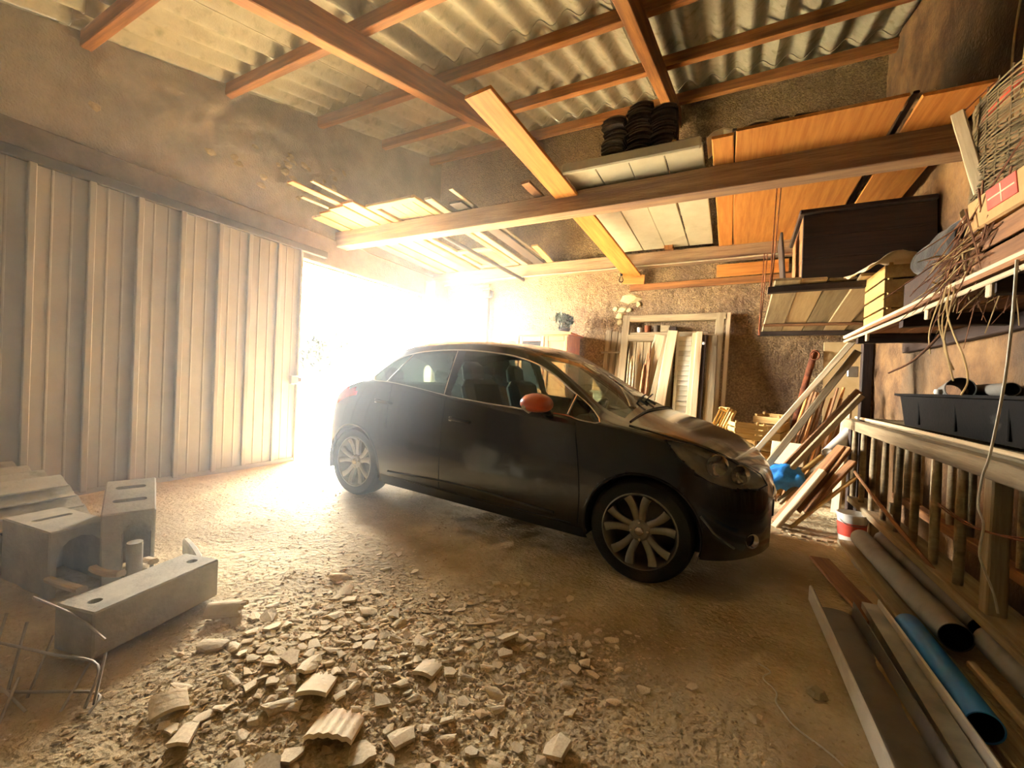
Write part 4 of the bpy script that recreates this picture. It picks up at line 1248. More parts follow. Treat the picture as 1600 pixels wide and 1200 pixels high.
# paint bucket
BM = T(.905, 4.26, -.055)
bk = thing('paint_bucket', 'white paint bucket with red label beside the rack leg', 'bucket', BM)
MB().lathe([(.001, 0), (.085, 0), (.098, .22), (.105, .222), (.105, .235), (.096, .235), (.084, .01), (.001, .01)], 24).build('pail', 'bucket_white', bk, BM, smooth=50)
MB().lathe([(.0905, .06), (.0968, .165)], 24).build('label_band', 'label_red', bk, BM, smooth=True)
rod('handle', bez([BM @ Vector((-.103, 0, .21)), BM @ Vector((-.06, -.09, .16)), BM @ Vector((.06, -.09, .16)), BM @ Vector((.103, 0, .21))], 4), .003, 'steel_grey', bk, n=5)
q = random.Random(17)
for k in range(14):
    x, y = .42 + .045 * k + q.uniform(-.02, .02), 4.16 + q.uniform(-.06, .10)
    o = MB().poly([(-.03, -.012), (.02, -.018), (.035, .004), (-.01, .016)], .012).build('wood_chip', 'wood_pale', None, T(x, y, ffine(x, y)[2] + .001) @ RZ(q.uniform(0, 180)) @ Matrix.Scale(q.uniform(.6, 1.2), 4))
    tag(o, 'pale wood chip on the dark floor below the leaning timber', 'wood chip', 'wood chips below the timber heap')

# ------------------------------------------------------------------ baluster rack
rk = thing('baluster_rack', 'long low wooden rack with two rows of round balusters', 'rack', T(1.02, 3.4, -.06))
RY0, RY1 = 1.55, 5.10
plank('top_rail', (1.02, RY0, .825), (1.02, RY1, .850), .075, .085, 'wood_grey', rk)
plank('top_edge_strip', (1.055, RY0, .888), (1.055, RY1 - .1, .912), .022, .022, 'wood_pale', rk)
plank('top_rail', (1.33, RY0, .825), (1.33, RY1, .850), .06, .075, 'wood_grey', rk)
plank('bottom_rail', (1.06, RY0, .185), (1.06, RY1 - .3, .185), .17, .05, 'wood_grey', rk)
plank('bottom_rail', (1.32, RY0, .265), (1.32, RY1 - .3, .265), .07, .06, 'wood_brown', rk)
bm1 = MB().tube([(0, 0, 0), (0, 0, .12), (0, 0, .35), (0, 0, .50), (0, 0, .605)], [.019, .021, .022, .020, .018], 10).mesh('baluster', 'wood_grey', smooth=60)
for k in range(12):
    y = 2.85 + .2875 * (k - 4)
    if abs(y - 2.55) < .1 or y > 4.9: continue
    o = bpy.data.objects.new('baluster', bm1); link(o, rk, T(1.025, y, .195))
for k in range(13):
    y = 1.75 + .26 * k
    o = bpy.data.objects.new('baluster', bm1); link(o, rk, T(1.325, y, .225))
for y in (2.552, 4.95):
    plank('post', (1.03, y, .20 if y < 3 else -.05), (1.03, y, .80), .065, .07, 'wood_grey' if y < 3 else 'wood_dark', rk, upv=(0, 1, 0))
for x, y in ((1.05, 4.30), (1.33, 4.90), (1.33, 1.7), (1.05, 1.7)):
    plank('leg', (x, y, -.08), (x, y, .175), .06, .06, 'wood_grey', rk, upv=(0, 1, 0))
plank('rack_board', (.965, 4.36, .44), (1.04, 3.05, .15), .16, .022, 'wood_brown', None, 'brown board sloping down across the far end of the rack', 'board', roll=-55)
# wire mesh laid over the rack: real wires
ms = MB()
for k in range(90):
    y = RY0 + k * .038
    ms.tube([(1.06, y, .917), (1.20, y + .02, .910), (1.36, y, .905)], .0022, 4, False)
for k in range(11):
    x = 1.06 + k * .03
    ms.tube([(x, RY0, .912), (x, 3.3, .914 - .002 * (k % 3)), (x, 4.95, .914)], .0022, 4, False)
o = ms.build('wire_mesh', 'wire_mesh', None); tag(o, 'sheet of wire mesh laid along the top of the rack', 'wire mesh')
pl2 = plank('board', (1.20, RY0, .893), (1.20, 4.95, .893), .24, .018, 'wood_grey', None, 'grey board lying under the wire mesh on the rack', 'board')
# black tub
TM_ = T(1.235, 3.15, .925)
tubo = thing('plastic_tub', 'large black plastic tub on top of the rack', 'tub', TM_)
b = MB()
def ring(hx, hy, z, r=.03, n=4):
    out = []
    for cx_, cy_, a0 in ((hx - r, hy - r, 0), (-hx + r, hy - r, 90), (-hx + r, -hy + r, 180), (hx - r, -hy + r, 270)):
        for k in range(n + 1):
            a = math.radians(a0 + 90 * k / n); out.append((cx_ + r * math.cos(a), cy_ + r * math.sin(a), z))
    return out
rings = [ring(.135, .80, 0), ring(.155, .84, .20), ring(.18, .87, .205), ring(.18, .87, .22), ring(.15, .835, .22), ring(.128, .79, .02)]
nr = len(rings[0]); v = [p for r_ in rings for p in r_]; f = []
for i in range(len(rings) - 1):
    for k in range(nr):
        f.append((i * nr + k, i * nr + (k + 1) % nr, (i + 1) * nr + (k + 1) % nr, (i + 1) * nr + k))
f += [tuple(range(nr))[::-1], tuple(range((len(rings) - 1) * nr, len(rings) * nr))]
b.add(v, f); b.build('basin', 'plastic_black', tubo, TM_, smooth=40)
for y in (-.5, 0, .5):
    MB().bar((-.152, y - .012, .02), (-.138, y + .012, .19), .004).build('rib', 'plastic_black', tubo, TM_)
def pipe(name, p0, p1, r, m, label, cat='pipe', wall=.004, n=28, inner=None):
    L = (Vector(p1) - Vector(p0)).length
    t = thing(name, label, cat, frame(p0, p1) @ RY(90))
    M = frame(p0, p1) @ RY(90)
    MB().lathe([(r, 0), (r, L), (r - wall, L), (r - wall, 0)], n, closed=True).build('wall', m, t, M, smooth=40)
    MB().lathe([(r - wall - .0005, .004), (r - wall - .0005, L - .004)], n).build('inside', inner or 'black_inside', t, M, smooth=40)
    return t
pipe('pipe_offcut', (1.20, 3.42, 1.185), (1.33, 3.95, 1.155), .066, 'pvc_grey', 'wide grey pipe offcut resting on the tub')
pipe('pipe_offcut', (1.31, 3.18, 1.185), (1.36, 3.70, 1.18), .036, 'pvc_grey', 'narrow grey pipe offcut resting on the tub beside the wide one')
o = MB().lathe([(.001, 0), (.018, 0), (.022, .012), (.018, .028), (.001, .03)], 10).build('bottle_cap', 'porcelain', None, T(1.075, 3.33, 1.146), smooth=50); tag(o, 'small white cap on the tub rim', 'cap')

# ------------------------------------------------------------------ pipes and profiles on the floor
def profile(name, pts, y0, y1, x, z, m, label, cat, th=.004, skew=0.0):
    """open section (local x,z) swept along y"""
    b = MB(); n = len(pts); v, f = [], []
    off = []
    for i, p in enumerate(pts):
        a = Vector(pts[max(i - 1, 0)]); c = Vector(pts[min(i + 1, n - 1)])
        d = (c - a).normalized(); off.append((p[0] - d[1] * th, p[1] + d[0] * th))
    full = list(pts) + off[::-1]
    N_ = len(full)
    for yy, sx in ((0, 0), (y1 - y0, skew)):
        v += [(px + sx, yy, pz) for px, pz in full]
    f = [(k, (k + 1) % N_, N_ + (k + 1) % N_, N_ + k) for k in range(N_)]
    for base in (0, N_):
        f += [(base + k, base + k + 1, base + N_ - 2 - k, base + N_ - 1 - k) for k in range(n - 1)]
    b.add(v, f)
    o = b.build(name, m, None, T(x, y0, z), smooth=30); tag(o, label, cat); return o
gut = [(.075 * math.cos(a), .055 + .055 * math.sin(a)) for a in np.linspace(math.pi, 2 * math.pi, 13)]
profile('gutter', [(-.012, .095), (-.004, .0)] + [(.16 * k / 6, .012 * math.sin(math.pi * k / 6)) for k in range(1, 7)] + [(.165, .075)], 1.10, 2.80, .485, -.035, 'pvc_grey', 'wide grey channel with pale left edge, leftmost of the floor profiles', 'gutter', skew=-.03)
plank('edge_trim', (.464, 1.10, .022), (.436, 2.84, .022), .014, .085, 'pvc_white', None, 'long white trim strip along the left edge of the grey channel', 'trim')
profile('metal_profile', [(0, .0), (0, .055), (.062, .055), (.062, .0)], 1.05, 2.86, .655, -.03, 'zinc', 'shiny zinc channel beside the grey one on the floor', 'profile', skew=.012)
plank('edge_trim', (.742, 1.05, .03), (.735, 2.86, .03), .012, .06, 'pvc_white', None, 'narrow white strip on edge beside the blue pipe', 'trim')
pipe('blue_pipe', (.795, 1.98, .035), (.800, 2.68, .035), .052, 'pipe_blue', 'glossy bright blue pipe lying among the floor profiles')
pipe('grey_pipe', (.925, 2.56, .075), (.905, 4.0, .06), .062, 'pvc_grey', 'grey pipe with dark open end nearest the viewer, left of its pair')
pipe('grey_pipe', (1.045, 2.66, .095), (1.03, 4.0, .08), .050, 'pvc_grey', 'grey pipe under the rack rail, right of its pair')
pipe('grey_pipe', (1.02, 1.05, .085), (1.045, 2.58, .085), .062, 'pvc_grey', 'thick grey pipe running under the rack towards the viewer')
plank('floor_board', (.90, 1.05, -.02), (.84, 4.12, -.025), .10, .035, 'wood_grey', None, 'weathered board on the floor along the foot of the rack', 'board')
plank('floor_board', (.965, 1.05, .0), (.955, 2.50, .0), .03, .03, 'wood_pale', None, 'pale batten on the floor beside the thick grey pipe', 'batten')
plank('floor_board', (.715, 2.72, -.015), (.60, 3.62, -.03), .12, .022, 'wood_brown', None, 'brown board end beyond the metal profiles on the floor', 'board')
# loose white string on the earth
def on_floor(p, h=.004): return (p[0], p[1], ffine(p[0], p[1])[2] + h)
rod('cord', [on_floor(p) for p in bez([(.155, 2.10, 0), (.195, 2.06, 0), (.165, 2.0, 0), (.205, 1.93, 0), (.20, 1.87, 0), (.235, 1.78, 0), (.30, 1.72, 0), (.36, 1.66, 0)], 5)], .0032, 'string', None, 'thin white cord lying on the earth floor', 'cord', n=5)
# string hanging down over the rack
rod('hanging_string', bez([(.875, 2.13, 1.62), (.88, 2.15, 1.45), (.885, 2.19, 1.2), (.90, 2.30, .92), (.905, 2.36, .82), (.90, 2.37, .70), (.93, 2.40, .62), (.93, 2.42, .50), (.96, 2.45, .42), (.99, 2.45, .33), (1.0, 2.44, .26)], 5), .0045, 'string', None, 'white string hanging from the shelf down past the balusters', 'string', n=6)
for k in range(2):
    rod('wire', bez([(.94, 2.85, .60 - .012 * k), (.95, 2.60, .58 - .01 * k), (.94, 2.35, .60), (.95, 2.1, .64 + .015 * k)], 5), .0035, 'rust', None, ['upper rusty wire looped across the front balusters', 'lower rusty wire looped across the front balusters'][k], 'wire', n=5)

# ------------------------------------------------------------------ shelf on the right wall
sh = thing('wall_shelf', 'long rough board shelf along the right wall', 'shelf', T(1.15, 3.0, 1.6))
for k in range(4):
    x = .945 + .135 * k
    plank('shelf_board', (x, .9, 1.625), (x, 4.70, 1.625), .128, .022, 'wood_brown', sh)
plank('front_strip', (.882, .9, 1.632), (.882, 4.72, 1.632), .012, .028, 'wood_pale', sh)
plank('front_strip', (.886, .9, 1.595), (.886, 4.72, 1.595), .014, .022, 'wood_pale', sh)
for y in (1.3, 2.35, 3.35, 4.35):
    plank('bearer', (.90, y, 1.575), (1.42, y, 1.575), .07, .07, 'wood_dark', sh)
plank('wall_rail', (1.39, .9, 1.56), (1.39, 5.0, 1.56), .06, .09, 'wood_dark', sh)
for y in (4.05, 2.95, 2.35):
    MB().bar((-.012, -.02, -.06), (.006, .02, 0), .004).build('peg', 'wood_pale', sh, T(.90, y, 1.59))
# ------------------------------------------------------------------ things on the shelf
ZS = 1.640
crate(T(1.14, 4.16, ZS + .010) @ RZ(90), .50, .36, .42, 'upright slatted crate at the far end of the shelf', nslat=4, th=.012)
def sheet(name, W, H, fn, m, M, label, cat, n=16, th=.006):
    b = MB(); v, f = [], []
    for i in range(n + 1):
        for j in range(n + 1):
            v.append(fn(i / n, j / n, W, H))
    for i in range(n):
        for j in range(n):
            f.append((i * (n + 1) + j, (i + 1) * (n + 1) + j, (i + 1) * (n + 1) + j + 1, i * (n + 1) + j + 1))
    b.add(v, f)
    o = b.build(name, m, None, M, smooth=True)
    s_ = o.modifiers.new('thickness', 'SOLIDIFY'); s_.thickness = th
    return tag(o, label, cat)
def drape(a, c, W, H):
    x = (a - .5) * W; y = (c - .5) * H
    z = .05 * math.sin(a * 3.1) - .22 * max(0, .38 - a) + .035 * MN.noise(Vector((a * 4, c * 4, 1.5)))
    return (x, y, z)
sheet('paper_bag', .48, .42, drape, 'paper_tan', T(1.06, 4.13, ZS + .475) @ RZ(10) @ RY(6), 'crumpled tan paper sack draped over the shelf crate', 'paper sack')
# dark rolled blanket on a dark box
o = MB().bar((-.17, -.29, 0), (.17, .29, .28), .01).build('box', 'wood_dark', None, T(1.22, 3.60, ZS + .002)); tag(o, 'dark wooden box on the shelf under the rolled blanket', 'box')
b = MB(); v = []; f = []
n = 20; m_ = 22
for i in range(n + 1):
    u = i / n
    for k in range(m_):
        a = 2 * math.pi * k / m_
        r = (.13 + .01 * math.sin(3 * a + u * 4) + .014 * MN.noise(Vector((u * 5, math.cos(a), math.sin(a))))) * (1 if 0 < i < n else .82)
        v.append((r * 1.12 * math.cos(a), (u - .5) * .60, r * .95 * math.sin(a) + .13))
for i in range(n):
    for k in range(m_):
        f.append((i * m_ + k, i * m_ + (k + 1) % m_, (i + 1) * m_ + (k + 1) % m_, (i + 1) * m_ + k))
f += [tuple(range(m_))[::-1], tuple(n * m_ + k for k in range(m_))]
b.add(v, f)
o = b.build('rolled_blanket', 'fabric_dark', None, T(1.22, 3.60, ZS + .285), smooth=50); tag(o, 'dark rolled blanket on the box on the shelf', 'blanket')
# bundle of dry twigs with straw
tw = thing('twig_bundle', 'bundle of dry brown twigs hanging over the shelf edge', 'twigs', T(.95, 2.68, ZS))
q = random.Random(44)
b1 = MB(); b2 = MB()
for k in range(230):
    p = Vector((q.uniform(.87, 1.12), q.uniform(2.44, 2.84), ZS + q.uniform(.01, .24)))
    d = Vector((q.gauss(-.05, .06), q.gauss(.12, .08), q.gauss(-.11, .07)))
    (b1 if k % 3 else b2).tube([p - d * q.uniform(.6, 1.2), p + d * .1 + Vector((0, 0, .01)), p + d * q.uniform(.5, 1.1)], [.004, .0035, .0018], 4, False)
b1.build('twigs', 'twig', tw, None); b2.build('straws', 'straw', tw, None)
tw.children[0]['kind'] = 'stuff'; tw.children[1]['kind'] = 'stuff'
for k, pts in enumerate([[(.87, 2.66, 1.64), (.86, 2.70, 1.50), (.86, 2.62, 1.36), (.87, 2.56, 1.22)], [(.87, 2.62, 1.64), (.855, 2.60, 1.52), (.855, 2.52, 1.40), (.86, 2.44, 1.30), (.87, 2.42, 1.20), (.87, 2.47, 1.14)],
                         [(.88, 2.70, 1.64), (.86, 2.74, 1.54), (.86, 2.80, 1.44), (.87, 2.81, 1.34)], [(.88, 2.64, 1.64), (.86, 2.66, 1.48), (.86, 2.58, 1.30), (.86, 2.52, 1.20)],
                         [(.88, 2.60, 1.64), (.855, 2.58, 1.50), (.86, 2.63, 1.36), (.87, 2.55, 1.25)]]):
    rod('straw_tie', bez(pts, 5), .0035, 'straw', tw, n=5)
rod('branch', bez([(.87, 2.62, 1.46), (.86, 2.78, 1.38), (.865, 3.05, 1.31), (.88, 3.45, 1.27)], 5), .006, 'twig', None, 'long bare branch dangling below the shelf edge', 'branch', n=6)
# nearer crate with boards, sack and brick-red label
crate(T(1.14, 2.22, ZS + .012) @ RZ(90), .74, .42, .19, 'wide slatted crate at the near end of the shelf', m='wood_brown', nslat=2, th=.012)
cbx = thing('carton', 'flattened tan carton with red label on the near crate', 'carton', T(1.10, 2.18, ZS + .215) @ RY(-6) @ RZ(3))
CBM = T(1.10, 2.18, ZS + .215) @ RY(-6) @ RZ(3)
MB().bar((-.20, -.34, 0), (.22, .34, .13), .008).build('box', 'cardboard', cbx, CBM)
MB().bar((-.2035, .02, .045), (-.1995, .20, .125), .001).build('label_patch', 'label_red', cbx, CBM)
MB().bar((-.2045, .105, .05), (-.2030, .112, .12), .0003).bar((-.2045, .03, .083), (-.2030, .19, .089), .0003).build('label_lines', 'paper_tan', cbx, CBM)
for k in range(3):
    plank('board', (.96 + .10 * k, 1.5, ZS + .203), (.97 + .10 * k, 2.55, ZS + .203), .07, .016, 'wood_pale', None, ['pale slat on the near crate at the front', 'pale slat on the near crate in the middle', 'pale slat on the near crate at the back'][k], 'slat')
b = MB()
pts = bez([(.93, 2.66, 1.93), (.96, 2.60, 1.96), (1.02, 2.52, 1.99), (1.08, 2.42, 2.02)], 5)
b.tube([Vector(p) - Vector((.93, 2.66, 1.93)) for p in pts], [.028 + .014 * math.sin(i * .9) ** 2 + .008 * (i % 3) for i in range(len(pts))], 12)
# ------------------------------------------------------------------ wire basket, stick and red tube up on the wall
o = b.build('grey_sack', 'sack_grey', None, T(.93, 2.66, 1.93), smooth=50); tag(o, 'twisted grey sack lying at the end of the near carton', 'sack')
BK = T(1.22, 2.92, 2.05)
wbk = thing('wire_roll', 'coarse roll of wire netting on the shelf against the right wall', 'wire roll', BK)
b = MB()
for k in range(34):
    z = .0 + k * .018
    b.tube([(.15 * math.cos(a) * (1 + .03 * math.sin(k)), .36 * math.sin(a), z + .01 * math.sin(a * 3 + k)) for a in np.linspace(0, 2 * math.pi, 25)], .0045, 4, False)
b.build('netting_rings', 'wire_mesh', wbk, BK)
b = MB()
for k in range(26):
    a = 2 * math.pi * k / 26
    b.tube([(.15 * math.cos(a), .36 * math.sin(a), -.08), (.15 * math.cos(a), .36 * math.sin(a), .62)], .0035, 4, False)
b.build('netting_uprights', 'wire_mesh', wbk, BK)
o = MB().bar((-.12, -.34, 0), (.12, .34, .32), .01).build('box', 'wood_dark', None, T(1.27, 2.94, ZS + .001)); tag(o, 'dark box on the shelf under the roll of wire netting', 'box')
plank('flat_stick', (.995, 3.02, 2.62), (1.085, 2.98, 2.17), .055, .018, 'wood_pale', None, 'pale flat stick hanging in front of the wire netting', 'stick', upv=(-.6, -.8, 0))
rod('stick_wire', bez([(1.0, 3.02, 2.60), (1.12, 2.9, 2.70), (1.30, 2.8, 2.74), (1.40, 2.75, 2.78)], 4), .004, 'rust', None, 'rusty wire holding the pale flat stick to the wall', 'wire', n=5)
rod('red_tube', [(1.31, 3.72, 2.84), (1.33, 3.35, 2.88), (1.35, 2.6, 2.96)], [.010, .018, .020], 'red_plastic', None, 'orange-red tube slanting across the upper right wall', 'tube', n=10)
for k, (p0, p1) in enumerate([((1.395, 3.45, 3.6), (1.39, 3.50, 2.75)), ((1.395, 3.25, 3.5), (1.38, 3.40, 2.85)), ((1.395, 3.05, 3.3), (1.37, 3.36, 2.80))]):
    rod('dry_root', bez([p0, ((p0[0] + p1[0]) / 2 - .01, (p0[1] + p1[1]) / 2 + .04, (p0[2] + p1[2]) / 2), p1], 5), .006, 'straw', None, ['pale dry root hanging on the upper wall, left of three', 'pale dry root hanging on the upper wall, middle of three', 'pale dry root hanging on the upper wall, right of three'][k], 'root', n=5)

# ------------------------------------------------------------------ hanging platform with chest
pf = thing('hanging_platform', 'plank platform hung on iron rods in the back right corner', 'platform', T(.85, 5.2, 1.9))
PZ0, PZ1 = 2.065, 1.80
def pz(y): return PZ0 + (PZ1 - PZ0) * (y - 4.38) / (6.05 - 4.38)
for k in range(6):
    x = .40 + .20 * k
    plank('platform_board', (x - .012 * (k % 2), 4.30 + .05 * (k % 3), pz(4.30) + .012), (x, 6.04, pz(6.04) + .012), .192, .024, 'wood_pale' if k % 2 else 'wood_grey', pf)
plank('bearer', (.26, 4.42, pz(4.42) - .035), (1.42, 4.42, pz(4.42) - .025), .07, .055, 'wood_dark', pf)
plank('bearer', (.26, 5.85, pz(5.85) - .030), (1.42, 5.85, pz(5.85) - .030), .06, .05, 'wood_dark', pf)
plank('bearer', (.30, 5.55, pz(5.55) - .016), (1.42, 5.55, pz(5.55) - .016), .09, .022, 'wood_brown', pf)
for (x, y, zt) in ((.275, 4.42, 2.99), (.27, 5.80, 2.75)):
    for dx in (0, .035):
        rod('hanger_rod', [(x + .02 + dx, y + dx, zt), (x + dx * .3, y, pz(y) - .06)], .006, 'rust', pf, n=6)
CHM = T(.97, 4.82, pz(4.82) + .055) @ RX(-6)
ch = thing('chest', 'big dark wooden chest on the hanging platform', 'chest', CHM)
for k in range(3):
    z0 = .60 / 3 * k
    MB().bar((-.46, -.40, z0), (.42, -.372, z0 + .196), .004).build('front_board', 'wood_dark', ch, CHM)
    MB().bar((-.46, -.372, z0), (-.434, .30, z0 + .196), .004).build('end_board', 'wood_brown', ch, CHM)  # lit end: browner wood here puts the light into the colour
MB().bar((-.434, .275, 0), (.42, .30, .60), .004).build('back_board', 'wood_dark', ch, CHM)
MB().bar((.394, -.372, 0), (.42, .275, .60), .004).build('end_board', 'wood_dark', ch, CHM)
MB().bar((-.434, -.372, 0), (.394, .275, .02), .004).build('bottom_board', 'wood_dark', ch, CHM)
MB().bar((-.49, -.43, .60), (.42, .33, .64), .008).build('lid', 'wood_dark', ch, CHM)
plank('dark_board', (.40, 4.70, pz(4.70) + .055), (.37, 4.85, 2.60), .26, .02, 'wood_dark', None, 'narrow dark panel standing left of the chest on the platform', 'board', upv=(-1, 0, 0))

# ------------------------------------------------------------------ concrete blocks on a pallet, left foreground
def hollow_block(M, L, W, H, slots, label, arch=None, chips=0):
    """concrete block: local X length, Y width, Z height; top cut by slots, front face (y=-W/2) cut by an arch"""
    t = thing('concrete_block', label, 'concrete block', M)
    me = MB().bar((-L / 2, -W / 2, 0), (L / 2, W / 2, H), .006).mesh('block', 'concrete')
    o = bpy.data.objects.new('block', me); link(o, t, M)
    cut = []
    for (cx_, cy_, rx_, ry_, d) in slots:
        b = MB(); n = 16; pts = []
        rr_ = min(rx_, ry_)
        for k in range(n):
            a = 2 * math.pi * k / n
            px, py = rr_ * math.cos(a), rr_ * math.sin(a)
            px += math.copysign(rx_ - rr_, px) if rx_ > rr_ else 0
            py += math.copysign(ry_ - rr_, py) if ry_ > rr_ else 0
            pts.append((cx_ + px, cy_ + py))
        b.poly(pts, d + .02, T(0, 0, H - d)); cut.append(b)
    if arch:
        cx_, w, h, d = arch
        b = MB(); pts = [(-w / 2, -.02), (w / 2, -.02)] + [(w / 2 * math.cos(a), h - w / 2 + w / 2 * math.sin(a)) for a in np.linspace(0, math.pi, 7)]
        b.poly(pts, d + .02, T(cx_, -W / 2 + d, 0) @ RX(90)); cut.append(b)
    tmp = []
    for i, b in enumerate(cut):
        cm_ = b.mesh('cutter', 'concrete')
        co = bpy.data.objects.new('cutter', cm_); col.objects.link(co); co.matrix_world = Matrix(); tmp.append(co)
    if tmp:
        wk = bpy.data.objects.new('work', me); col.objects.link(wk)
        for co in tmp:
            md = wk.modifiers.new('c', 'BOOLEAN'); md.operation = 'DIFFERENCE'; md.object = co; md.solver = 'EXACT'
        dg = bpy.context.evaluated_depsgraph_get()
        o.data = bpy.data.meshes.new_from_object(wk.evaluated_get(dg))
        bpy.data.objects.remove(wk)
        for co in tmp: bpy.data.objects.remove(co)
    return t
AZ = math.degrees(math.atan2(1.137 - .65, -2.345 + 2.233))
hollow_block(T(-2.19, .905, .03) @ RZ(AZ), .50, .205, .175, [(-.19, -.01, .022, .022, .1), (.19, -.01, .022, .022, .1)], 'long concrete block with two round holes, nearest the viewer')
hollow_block(T(-2.98, .85, .01) @ RZ(96), .225, .44, .32, [(0, .04, .075, .020, .2)], 'concrete block with one slot on top and a big arched hollow', arch=(.0, .17, .275, .36))
hollow_block(T(-2.70, 1.035, .455) @ RZ(68) @ RX(17) @ T(0, 0, -.43), .20, .33, .43, [(0, .08, .06, .016, .2), (0, -.05, .065, .016, .2)], 'tilted concrete block with two slots on top, behind the others', arch=(.03, .11, .36, .2))
for k, (p0, p1) in enumerate([((-2.74, .76, .12), (-2.30, .735, .20)), ((-2.70, .90, .13), (-2.33, .87, .205)), ((-2.56, 1.05, .15), (-2.36, 1.00, .205))]):
    plank('lath', p0, p1, .035, .024, 'wood_pale', None, ['short pale lath behind the long block, nearest the viewer of three', 'short pale lath behind the long block, middle of three', 'short pale lath behind the long block, furthest of three'][k], 'lath')
rod('short_pipe', [(-2.43, .955, .0), (-2.42, .95, .30)], .03, 'concrete', None, 'short round concrete stub standing before the tilted block', 'stub', n=12)
plank('edge_board', (-2.80, 1.34, .07), (-2.33, 1.20, .06), .09, .03, 'concrete', None, 'thin concrete slab edge behind the long block', 'slab', roll=90)
# stack of old corrugated sheets on a timber base
stk = [(-3.55, .24), (-3.60, .292), (-3.66, .344), (-3.72, .396)]
for k, (x, z) in enumerate(stk):
    b = MB(); v, f = [], []
    n = 36
    for layer in (0, 1):
        for i in range(n + 1):
            xx = -i / n * .92
            zz = .022 * (1 - math.cos(2 * math.pi * i / 9)) + (.008 if layer else 0)
            for j in range(2): v.append((xx, j * 1.5 - 1.5, zz))
    m2 = (n + 1) * 2
    for layer in (0, 1):
        for i in range(n):
            a = layer * m2 + i * 2; f.append((a, a + 2, a + 3, a + 1))
    for i in range(n):
        for j in (0, 1):
            a = i * 2 + j; f.append((a, a + 2, m2 + a + 2, m2 + a))
    for i in (0, n):
        a = i * 2; f.append((a, a + 1, m2 + a + 1, m2 + a))
    b.add(v, f)
    o = b.build('corrugated_sheet', 'fibre_cement', None, T(x + .32, 1.06 - .015 * k, z) @ RZ(-2 + 1.5 * k), smooth=50)
    tag(o, ['bottom corrugated sheet of the stack by the closed door', 'second lowest corrugated sheet of the stack by the door', 'third corrugated sheet up in the stack by the door', 'top corrugated sheet of the stack by the closed door'][k], 'roof sheet', 'stacked corrugated sheets')
for k, y in enumerate((.92, .2, -.35)):
    plank('sleeper', (-4.25, y, .088), (-3.22, y, .088), .10, .30, 'wood_dark', None, ['timber sleeper under the far end of the sheet stack', 'timber sleeper under the middle of the sheet stack', 'timber sleeper under the near end of the sheet stack'][k], 'sleeper')
# bent reinforcing wires
q = random.Random(12)
def onf(x, y, h): return (x, y, ffine(x, y)[2] + h)
RB = [[(-2.22, .42, .01), (-2.0, .52, .03), (-1.80, .62, .03), (-1.74, .58, .01)], [(-2.25, .50, .12), (-2.02, .58, .11), (-1.86, .64, .09), (-1.78, .585, .01)], [(-2.2, .56, .18), (-2.12, .50, .0)], [(-2.10, .60, .14), (-2.02, .52, .0)],
      [(-1.93, .66, .10), (-1.85, .55, .0)], [(-1.86, .66, .12), (-1.76, .60, .02)], [(-2.02, .50, .08), (-1.94, .44, .0)], [(-2.25, .44, .06), (-2.05, .47, .05), (-1.95, .50, .0)], [(-2.3, .60, .22), (-2.1, .66, .18), (-1.95, .69, .12)], [(-2.28, .53, .2), (-2.2, .47, .04)]]
for k, pts in enumerate(RB):
    P_ = [onf(*p) for p in pts]
    rod('steel_wire', bez(P_, 5) if len(P_) > 2 else P_, .0045, 'wire_grey', None, 'bent grey reinforcing wire in the tangle at the lower left', 'wire', 'tangle of reinforcing wires', n=6)

# ------------------------------------------------------------------ broken roof-tile shards
def shard_mesh(seed, curve, ridg=False):
    q = random.Random(seed); b = MB()
    n = q.choice((4, 5, 5, 6))
    base = sorted(q.uniform(0, 1) * .6 + k for k in range(n))
    pts = [(math.cos(2 * math.pi * a / n) * q.uniform(.75, 1.1), math.sin(2 * math.pi * a / n) * q.uniform(.5, .9)) for a in base]
    fine = []
    for i in range(n):
        p, r_ = pts[i], pts[(i + 1) % n]
        fine += [p, ((p[0] + r_[0]) / 2 + q.uniform(-.06, .06), (p[1] + r_[1]) / 2 + q.uniform(-.06, .06))]
    m_ = len(fine)
    def zf(x, y): return -curve * y * y + (.03 * math.cos(y * 14) if ridg else 0)
    th = q.uniform(.18, .28)
    v = [(x, y, zf(x, y)) for x, y in fine] + [(x * .5, y * .5, zf(x * .5, y * .5)) for x, y in fine] + [(0, 0, zf(0, 0))]
    k0 = len(v)
    v += [(x * .96, y * .96, zf(x, y) - th) for x, y in fine] + [(0, 0, zf(0, 0) - th)]
    f = []
    for i in range(m_):
        j = (i + 1) % m_
        f += [(i, j, m_ + j, m_ + i), (m_ + i, m_ + j, 2 * m_), (k0 + j, k0 + i, k0 + m_), (i, k0 + i, k0 + j, j)]
    b.add(v, f)
    return b.mesh('tile_shard', 'shard')
SHM = [shard_mesh(100 + k, [0, .25, .5, .8][k % 4], k % 9 == 0) for k in range(22)]
q = random.Random(77)
placed = []
def car_block(x, y):
    p = CARM.inverted() @ Vector((x, y, 0))
    return -.6 < p.x < 3.25 and -.95 < p.y < .95
def place_shard(x, y, s, k, label, group, lift=0.0):
    o = bpy.data.objects.new('tile_shard', SHM[k % len(SHM)])
    tilt = q.gauss(0, 9), q.gauss(0, 9)
    z = ffine(x, y)[2]
    M = T(x, y, z + s * .30 + lift) @ RZ(q.uniform(0, 360)) @ RX(tilt[0]) @ RY(tilt[1]) @ Matrix.Scale(s, 4)
    link(o, None, M); tag(o, label, 'tile shard', group)
count = 0
tries = 0
